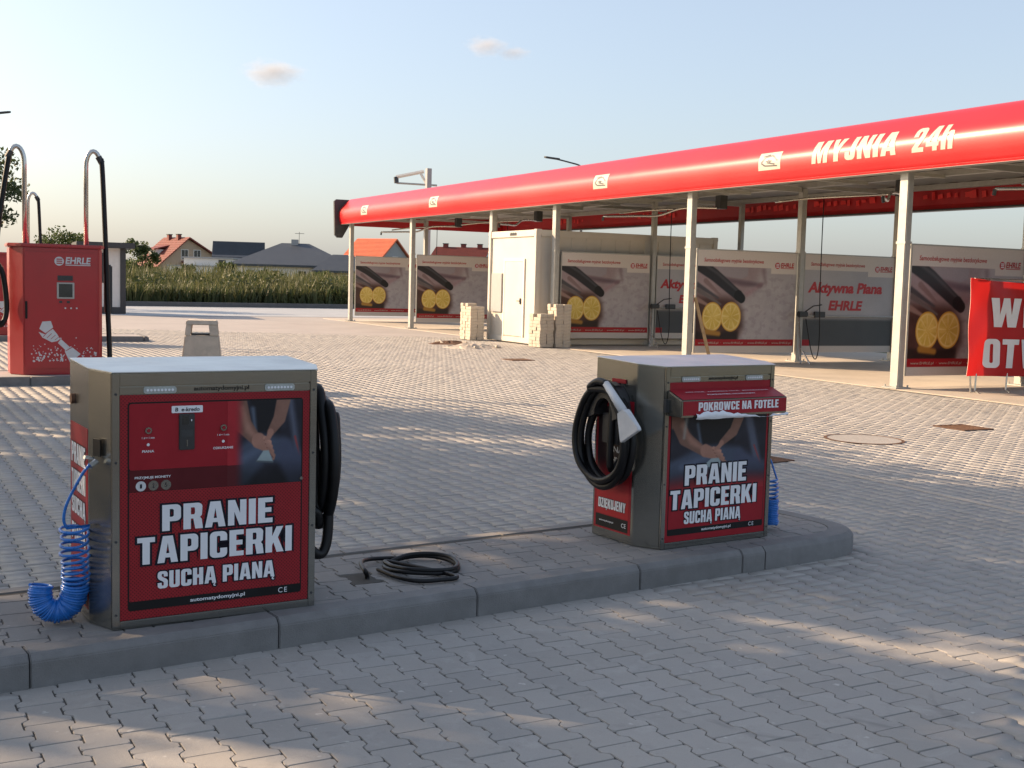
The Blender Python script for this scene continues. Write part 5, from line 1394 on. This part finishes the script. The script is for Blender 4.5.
# ================================================================== HOUSES
def gable_house(px0, px1, py_ridge, py_eave, depth, rz, length, wallm, roofm, label, name='house', asym=0.0, wins=(), chim=(), over=.5, eave_left=None, hip=False):
    """gable end towards the camera (local -y); width from the pixels"""
    a = atdepth(px0, py_eave, depth); b = atdepth(px1, py_eave, depth)
    W = (b-a).xy.length; mid = (a+b)/2; zr = atdepth((px0+px1)/2, py_ridge, depth).z; ze = a.z
    r = empty(name, (mid.x, mid.y, 0), -YAW+rz); tag(r, label, 'house', 'houses beyond the field')
    hw = W/2; xr_ = asym*hw; zl = ze if eave_left is None else eave_left
    MB().add([(-hw, 0, 0), (hw, 0, 0), (hw, 0, ze), (xr_, 0, zr-.12), (-hw, 0, zl), (-hw, length, 0), (hw, length, 0), (hw, length, ze), (xr_, length, zr-.12), (-hw, length, zl)],
             [(0, 1, 2, 3, 4), (9, 8, 7, 6, 5), (0, 4, 9, 5), (1, 6, 7, 2), (4, 3, 8, 9), (3, 2, 7, 8)]).build('wall', wallm, r)
    rf = MB(); t = .22
    for s, ex, ez in ((-1, -hw, zl), (1, hw, ze)):
        dx, dz = ex-xr_, ez-zr; k = 1+over/abs(dx); X, Z = xr_+dx*k, zr+dz*k
        y0, y1 = -over, length+over
        rf.add([(xr_, y0, zr), (X, y0, Z), (X, y1, Z), (xr_, y1, zr), (xr_, y0, zr+t), (X, y0, Z+t), (X, y1, Z+t), (xr_, y1, zr+t)],
               [(0, 1, 2, 3), (7, 6, 5, 4), (0, 4, 5, 1), (1, 5, 6, 2), (2, 6, 7, 3), (3, 7, 4, 0)])
    ro = rf.build('roof', roofm, r)
    # tile courses
    for s, ex, ez in ((-1, -hw, zl), (1, hw, ze)):
        cm = MB(); nC = 14
        for q in range(1, nC):
            f = q/nC; x = xr_+(ex-xr_)*f; z = zr+(ez-zr)*f+t
            cm.box(x-.05, x+.05, -over+.02, length+over-.02, z-.01, z+.05)
        cm.build('tile_courses', roofm, ro)
    for (x, y, w, h) in chim:
        zz = zr-abs(x-xr_)*.5
        MB().box(x-w, x+w, y-w, y+w, zz-.5, zr+h).build('chimney', m_redtile, ro); MB().box(x-w-.08, x+w+.08, y-w-.08, y+w+.08, zr+h+.001, zr+h+.12).build('chimney_cap', m_darkmetal, ro)
    for (x, z, w, h) in wins:
        wd_ = MB().box(x-w/2-.1, x+w/2+.1, -.06, .05, z-.1, z+h+.1).build('window', m_whitewall, r)
        MB().box(x-w/2, x+w/2, -.075, -.061, z, z+h).build('pane', m_glass, wd_); MB().box(x-.03, x+.03, -.085, -.076, z, z+h).build('mullion', m_whitewall, wd_)
    return r, W, ze, zr
hA, W, ze, zr = gable_house(157, 219, 238.5, 255, 190, .78, 7.2, m_beigewall, m_redtile, 'beige house with a long red tiled roof, dormer and chimneys', asym=.0, eave_left=3.0, over=.6,
                            wins=((-.6, 3.9, 1.1, 1.4), (1.6, 3.9, 1.1, 1.4), (-1.5, .9, 1.4, 1.6), (2.1, .9, 1.4, 1.6)), chim=((-.4, 2.2, .3, .6), (-.4, 5.2, .3, .6)))
MB().box(-3.9, -1.6, 3.2, 5.4, 3.0, 5.3).build('dormer', m_whitewall, hA)
MB().add([(-4.3, 2.9, 5.2), (-1.0, 2.9, 6.0), (-1.0, 5.7, 6.0), (-4.3, 5.7, 5.2), (-4.3, 2.9, 5.4), (-1.0, 2.9, 6.2), (-1.0, 5.7, 6.2), (-4.3, 5.7, 5.4)], [(0, 1, 2, 3), (7, 6, 5, 4), (0, 4, 5, 1), (1, 5, 6, 2), (2, 6, 7, 3), (3, 7, 4, 0)]).build('dormer_roof', m_redtile, hA)
MB().box(-1.2, .8, -1.2, -.06, 3.3, 3.5).build('balcony', m_redtile, hA)
# low white modern house
p = atdepth(207, 262, 165)
hb = empty('house', (p.x, p.y, 0), -YAW); tag(hb, 'low white flat-roofed house between the red and grey roofs', 'house', 'houses beyond the field')
zt = atdepth(207, 258.5, 165).z
MB().box(-3.2, 3.6, 0, 8, 0, zt).build('wall', m_whitewall, hb); MB().box(-3.4, 3.8, -.2, 8.2, zt, zt+.2).build('roof', m_greywall, hb)
z2 = atdepth(207, 267, 165).z
MB().box(-4.6, 1.4, -3, -.05, 0, z2).build('annex', m_whitewall, hb); MB().box(-4.7, 1.5, -3.1, -.05, z2+.002, z2+.18).build('annex_roof', m_greywall, hb)
MB().box(1.6, 2.6, -.04, .0, z2-.1, z2+1.0).build('window', m_glass, hb)
# grey roofed house behind it
gable_house(238, 286, 244, 257.5, 175, 1.78, 6.6, m_whitewall, m_darktile, 'white house with a plain dark slate roof behind the bungalow', over=.4)
# hip roofed bungalow
p = atdepth(290, 266, 140)
hc_ = empty('house', (p.x, p.y, 0), -YAW+.10); tag(hc_, 'wide pale bungalow with a dark hipped slate roof', 'house', 'houses beyond the field')
sc = 140/FPX
zE = atdepth(290, 265, 140).z; zR = atdepth(290, 242, 140).z
def hip(name, x0, x1, y0, y1, ze_, zr_, r0, r1, par):
    ym = (y0+y1)/2; o_ = .5
    return MB().add([(x0-o_, y0-o_, ze_), (x1+o_, y0-o_, ze_), (x1+o_, y1+o_, ze_), (x0-o_, y1+o_, ze_), (r0, ym, zr_), (r1, ym, zr_), (x0-o_, y0-o_, ze_-.25), (x1+o_, y0-o_, ze_-.25), (x1+o_, y1+o_, ze_-.25), (x0-o_, y1+o_, ze_-.25)],
                    [(0, 1, 5, 4), (1, 2, 5), (2, 3, 4, 5), (3, 0, 4), (0, 6, 7, 1), (1, 7, 8, 2), (2, 8, 9, 3), (3, 9, 6, 0), (9, 8, 7, 6)]).build(name, m_darktile, par)
MB().box(-6.4, 6.8, 0, 11, 0, zE-.2).build('wall', m_whitewall, hc_)
r1_ = hip('roof', -6.6, 7.0, 0, 11, zE, zR, -1.5, 1.8, hc_)
MB().box(3.4, 8.2, -4, -.02, 0, zE-.75).build('wing_wall', m_beigewall, hc_)
hip('wing_roof', 3.3, 8.4, -4, 2.5, zE-.55, zE+1.35, 5.0, 7.4, hc_)
for x in (-4.6, -2.9, -1.6, 1.4): 
    w_ = MB().box(x-.55, x+.55, -.06, .03, .8, 2.3).build('window', m_whitewall, hc_); MB().box(x-.45, x+.45, -.075, -.061, .9, 2.2).build('pane', m_glass, w_)
for x in (4.6, 6.6):
    w_ = MB().box(x-.55, x+.55, -4.06, -3.97, .7, 1.9).build('window', m_whitewall, hc_); MB().box(x-.45, x+.45, -4.075, -4.061, .8, 1.8).build('pane', m_glass, w_)
MB().tube([(.6, 5.5, zR-.1), (.6, 5.5, zR+1.4)], .03, 6).build('antenna', m_darkmetal, r1_); MB().tube([(.1, 5.5, zR+1.2), (1.2, 5.5, zR+1.2)], .03, 6).build('antenna', m_darkmetal, r1_)
MB().box(-.3, .5, 5.0, 5.8, zR-.5, zR+.45).build('chimney', m_greywall, r1_)
# orange roof and red roof beyond the canopy
gable_house(369, 421, 240.5, 259, 150, 1.08, 5.5, m_greywall, m_orangetile, 'grey gabled house with a bright orange roof behind the canopy', over=.3, wins=((0, 3.0, 1.0, 1.3),))
gable_house(462, 514, 249, 259, 210, 1.4, 9, m_whitewall, m_redtile, 'house with a dull red roof and three chimneys behind the panels', over=.4, chim=((-.4, 1.4, .4, .7), (.3, 4.5, .4, .7), (-.2, 7.6, .4, .7)))

# ================================================================== VEGETATION
def tree(loc, H, cr, ch, nl, ls, label, seed, mat, group='trees around the yard', trunk_h=None, cat='tree', name='tree', ncl=16, rcl=(.28, .46)):
    rn = random.Random(seed); npr = np.random.default_rng(seed)
    r = empty(name, loc); tag(r, label, cat, group)
    th = H-ch*.75 if trunk_h is None else trunk_h
    m = MB(); tr_ = .028*H
    m.tube(sm_curve([(0, 0, -.1), (rn.uniform(-.1, .1), rn.uniform(-.1, .1), th*.5), (rn.uniform(-.2, .2), rn.uniform(-.2, .2), th), (rn.uniform(-.3, .3), rn.uniform(-.3, .3), H*.82)], 4), [tr_*(1-.07*k) for k in range(13)], 8)
    cl = []
    for k in range(ncl):
        a = rn.uniform(0, 6.28); z = rn.uniform(H-ch*.95, H-ch*.15); f = 1-abs((z-(H-ch*.55))/(ch*.6))**2
        R = cr*max(.25, f)*rn.uniform(.55, 1.0)
        e = Vector((R*math.cos(a), R*math.sin(a), z)); s0 = Vector((0, 0, max(th*.7, z-ch*.3)))
        m.tube([s0, s0.lerp(e, .5)+Vector((0, 0, .1*cr)), e], [tr_*.35, tr_*.22, tr_*.08], 5, caps=False)
        cl.append((e, cr*rn.uniform(*rcl)))
    for k in range(5 if ncl > 12 else 2): cl.append((Vector((rn.uniform(-.3, .3)*cr, rn.uniform(-.3, .3)*cr, H-ch*rn.uniform(.12, .5))), cr*rn.uniform(.3, .45)))
    m.build('trunk', m_bark, r)
    per = nl//len(cl); cs = []
    for c, R in cl:
        v = npr.normal(0, 1, (per, 3)); v /= np.linalg.norm(v, axis=1)[:, None]; v *= (R*npr.random(per)**.45)[:, None]; v[:, 2] *= .75
        cs.append(v+np.array(c))
    cs = np.concatenate(cs); n = len(cs)
    a = npr.normal(0, 1, (n, 3)); a /= np.linalg.norm(a, axis=1)[:, None]; b = npr.normal(0, 1, (n, 3)); b -= a*(a*b).sum(1)[:, None]; b /= np.linalg.norm(b, axis=1)[:, None]
    s = (ls*npr.uniform(.6, 1.3, n))[:, None]
    V = np.stack([cs-a*s, cs+b*s*.55, cs+a*s, cs-b*s*.55], 1).reshape(-1, 3)
    F = np.arange(4*n).reshape(-1, 4)
    me = bpy.data.meshes.new('crown'); me.from_pydata(V.tolist(), [], F.tolist()); me.update()
    link('crown', me, r, mat=mat)
    return r
# trees seen in the photograph
p = ground(2, 300); d_ = atdepth(-27, 269, 52)
tree((d_.x, d_.y, 0), 7.0, 2.0, 5.0, 4500, .10, 'dark leafy tree cut by the left edge of the picture', 31, m_leaf_dark)
d_ = atdepth(63, 269, 75); tree((d_.x, d_.y, 0), 4.2, 1.9, 2.6, 3000, .10, 'round green treetop showing above the red dispenser', 32, m_leaf)
d_ = atdepth(141, 269, 110); tree((d_.x, d_.y, 0), 4.9, 1.75, 4.0, 4000, .13, 'bushy green tree left of the red-roofed house', 33, m_leaf)
d_ = atdepth(131, 269, 90); tree((d_.x, d_.y, 0), 2.7, 1.3, 2.2, 2000, .11, 'low green bush at the left end of the weedy field', 34, m_leaf, cat='bush', name='bush', trunk_h=.6)
for k, (px_, dd, h_, t) in enumerate(((186, 120, 2.6, 'green shrub in front of the white house'), (226, 118, 3.1, 'green shrub left of the bungalow'), (262, 112, 2.4, 'green shrub before the bungalow wall'), (322, 105, 2.3, 'green shrub right of the bungalow windows'))):
    d_ = atdepth(px_, 272, dd); tree((d_.x, d_.y, 0), h_, 1.2, h_*.85, 1300, .13, t, 40+k, m_leaf if k % 2 else m_leaf_dark, group='shrubs in the field', cat='shrub', name='shrub', trunk_h=.5)
# trees out of frame at left whose shade falls on the foreground
SHADE = [(-6.6, 10.2, 9.1, 2.8, 298), (-13.0, 23.2, 12.5, 2.9, 161), (-2.7, 7.4, 7.5, 1.8, 177), (-7.5, 19.5, 11.7, 2.5, 368), (-8.8, 21.8, 12.0, 3.0, 270),
         (-4.2, 12.6, 8.1, 2.0, 66), (-7.0, 14.5, 7.6, 3.2, 294), (-4.2, 18.8, 9.3, 2.8, 159), (-13.4, 15.3, 10.5, 2.9, 99)]
WORD = ['leafy', 'tallest', 'smallest', 'slim', 'tall', 'low', 'broad', 'bushy', 'rearmost']
for k, (x, y, h_, c_, sd_) in enumerate(SHADE):
    tree((x, y, 0), h_, c_, h_*.66, 2300 if y > 18 else 3300, .14, WORD[k]+' tree standing out of view left of the yard', sd_, m_leaf, group='trees out of view at left', ncl=11, rcl=(.26, .40))

# weeds and tall grass in the field beyond the road: one mass
npr = np.random.default_rng(77)
def weeds(name, n, x0, x1, d0, d1, hmin, hmax, wmin, wmax, mat, label):
    X = npr.uniform(x0, x1, n); t = npr.random(n)**1.5; Y0 = 55.1+(X+40)*.059; Y = Y0+d0+t*(d1-d0)
    nz = np.array([vnoise(np.array([a*.12+9]), np.array([b*.12+9]), 1.0, 5)[0] for a, b in zip(X, Y)]) if n < 1 else vnoise(X*.11+20, Y*.11+20, 1.0, 5)
    h = npr.uniform(hmin, hmax, n)*(.42+1.0*nz); w = npr.uniform(wmin, wmax, n)
    an = npr.uniform(0, math.pi, n); lx, ly = npr.normal(0, .22, n)*h, npr.normal(0, .22, n)*h
    cx_, cy_ = np.cos(an)*w, np.sin(an)*w
    z0 = np.full(n, -.05)
    A = np.stack([X-cx_, Y-cy_, z0], 1); B = np.stack([X+cx_, Y+cy_, z0], 1)
    Cc = np.stack([X+cx_*.8+lx*.4, Y+cy_*.8+ly*.4, h*.6], 1); Dd = np.stack([X-cx_*.8+lx*.4, Y-cy_*.8+ly*.4, h*.6], 1); E = np.stack([X+lx, Y+ly, h], 1)
    V = np.stack([A, B, Cc, Dd, E], 1).reshape(-1, 3); i = np.arange(n)*5
    F = np.concatenate([np.stack([i, i+1, i+2, i+3], 1)]).tolist()+np.stack([i+3, i+2, i+4], 1).tolist()
    me = bpy.data.meshes.new(name); me.from_pydata(V.tolist(), [], F); me.update()
    o = link(name, me, mat=mat); tag(o, label, 'weeds', kind='stuff'); return o
weeds('tall_grass', 30000, -4, 36, .4, 26, .9, 1.75, .02, .05, m_weed, 'straw and olive coloured tall grass beyond the road')
wb = weeds('weed_bushes', 26000, -4, 36, .3, 22, .5, 1.45, .05, .11, m_weed_dark, 'dark green leafy weeds mixed in the tall grass')

# leafy clumps standing among the weeds, part of the same mass
vs = []
for k in range(230):
    X = npr.uniform(-3, 36); t = npr.random()**1.3; Y = 55.1+(X+40)*.059+.6+t*20; R = npr.uniform(.35, .95); hz_ = npr.uniform(.35, 1.15)
    n = int(150*R/.6); c = npr.normal(0, 1, (n, 3)); c /= np.linalg.norm(c, axis=1)[:, None]; c *= (R*npr.random(n)**.4)[:, None]; c[:, 2] *= .8
    c += np.array([X, Y, hz_]); c = c[c[:, 2] > 0]; n = len(c)
    a = npr.normal(0, 1, (n, 3)); a /= np.linalg.norm(a, axis=1)[:, None]; b = npr.normal(0, 1, (n, 3)); b -= a*(a*b).sum(1)[:, None]; b /= np.linalg.norm(b, axis=1)[:, None]
    s_ = npr.uniform(.05, .12, n)[:, None]; vs.append(np.stack([c-a*s_, c+b*s_*.6, c+a*s_, c-b*s_*.6], 1).reshape(-1, 3))
vs = np.concatenate(vs); me = bpy.data.meshes.new('leaf_clumps'); me.from_pydata(vs.tolist(), [], np.arange(len(vs)).reshape(-1, 4).tolist())
bm = bmesh.new(); bm.from_mesh(wb.data); bm.from_mesh(me); bm.to_mesh(wb.data); bm.free(); bpy.data.meshes.remove(me)

# ------------------------------------------------------------------ clouds
mc, nt, b = newmat('cloud_vapour'); nt.nodes.remove(b)
pv = nt.nodes.new('ShaderNodeVolumePrincipled'); pv.inputs['Color'].default_value = (1, .96, .94, 1)
tc = nt.nodes.new('ShaderNodeTexCoord')
ln = nt.nodes.new('ShaderNodeVectorMath'); ln.operation = 'LENGTH'; nt.links.new(tc.outputs['Object'], ln.inputs[0])
nz = nt.nodes.new('ShaderNodeTexNoise'); nz.inputs['Scale'].default_value = 2.2; nz.inputs['Detail'].default_value = 5; nt.links.new(tc.outputs['Object'], nz.inputs['Vector'])
dn = nmath(nt, 'SUBTRACT', nmath(nt, 'ADD', nmath(nt, 'SUBTRACT', 1.0, ln.outputs['Value']), nmath(nt, 'MULTIPLY', nz.outputs[0], 1.3)), .80)
nt.links.new(nmath(nt, 'MULTIPLY', nmath(nt, 'MAXIMUM', dn, 0.0), .05), pv.inputs['Density'])
nt.links.new(pv.outputs[0], nt.nodes['Material Output'].inputs['Volume'])
def cloud(px, py, wpx, hpx, label, seed):
    d = 1500; p = atdepth(px, py, d); k = d/FPX
    bm = bmesh.new(); bmesh.ops.create_icosphere(bm, subdivisions=3, radius=1)
    me = bpy.data.meshes.new('cloud'); bm.to_mesh(me); bm.free()
    o = link('cloud', me, None, p, (0, 0, -YAW), mat=mc); o.scale = (wpx*k*.62, hpx*k*1.0, hpx*k*.72)
    tag(o, label, 'cloud', 'small clouds')
cloud(272, 73, 62, 23, 'small pinkish white cloud in the upper left sky', 1)
cloud(486, 46, 42, 17, 'small pale cloud above the middle of the picture', 2)
cloud(513, 53, 34, 12, 'thin faint cloud wisp right of the pale one', 3)
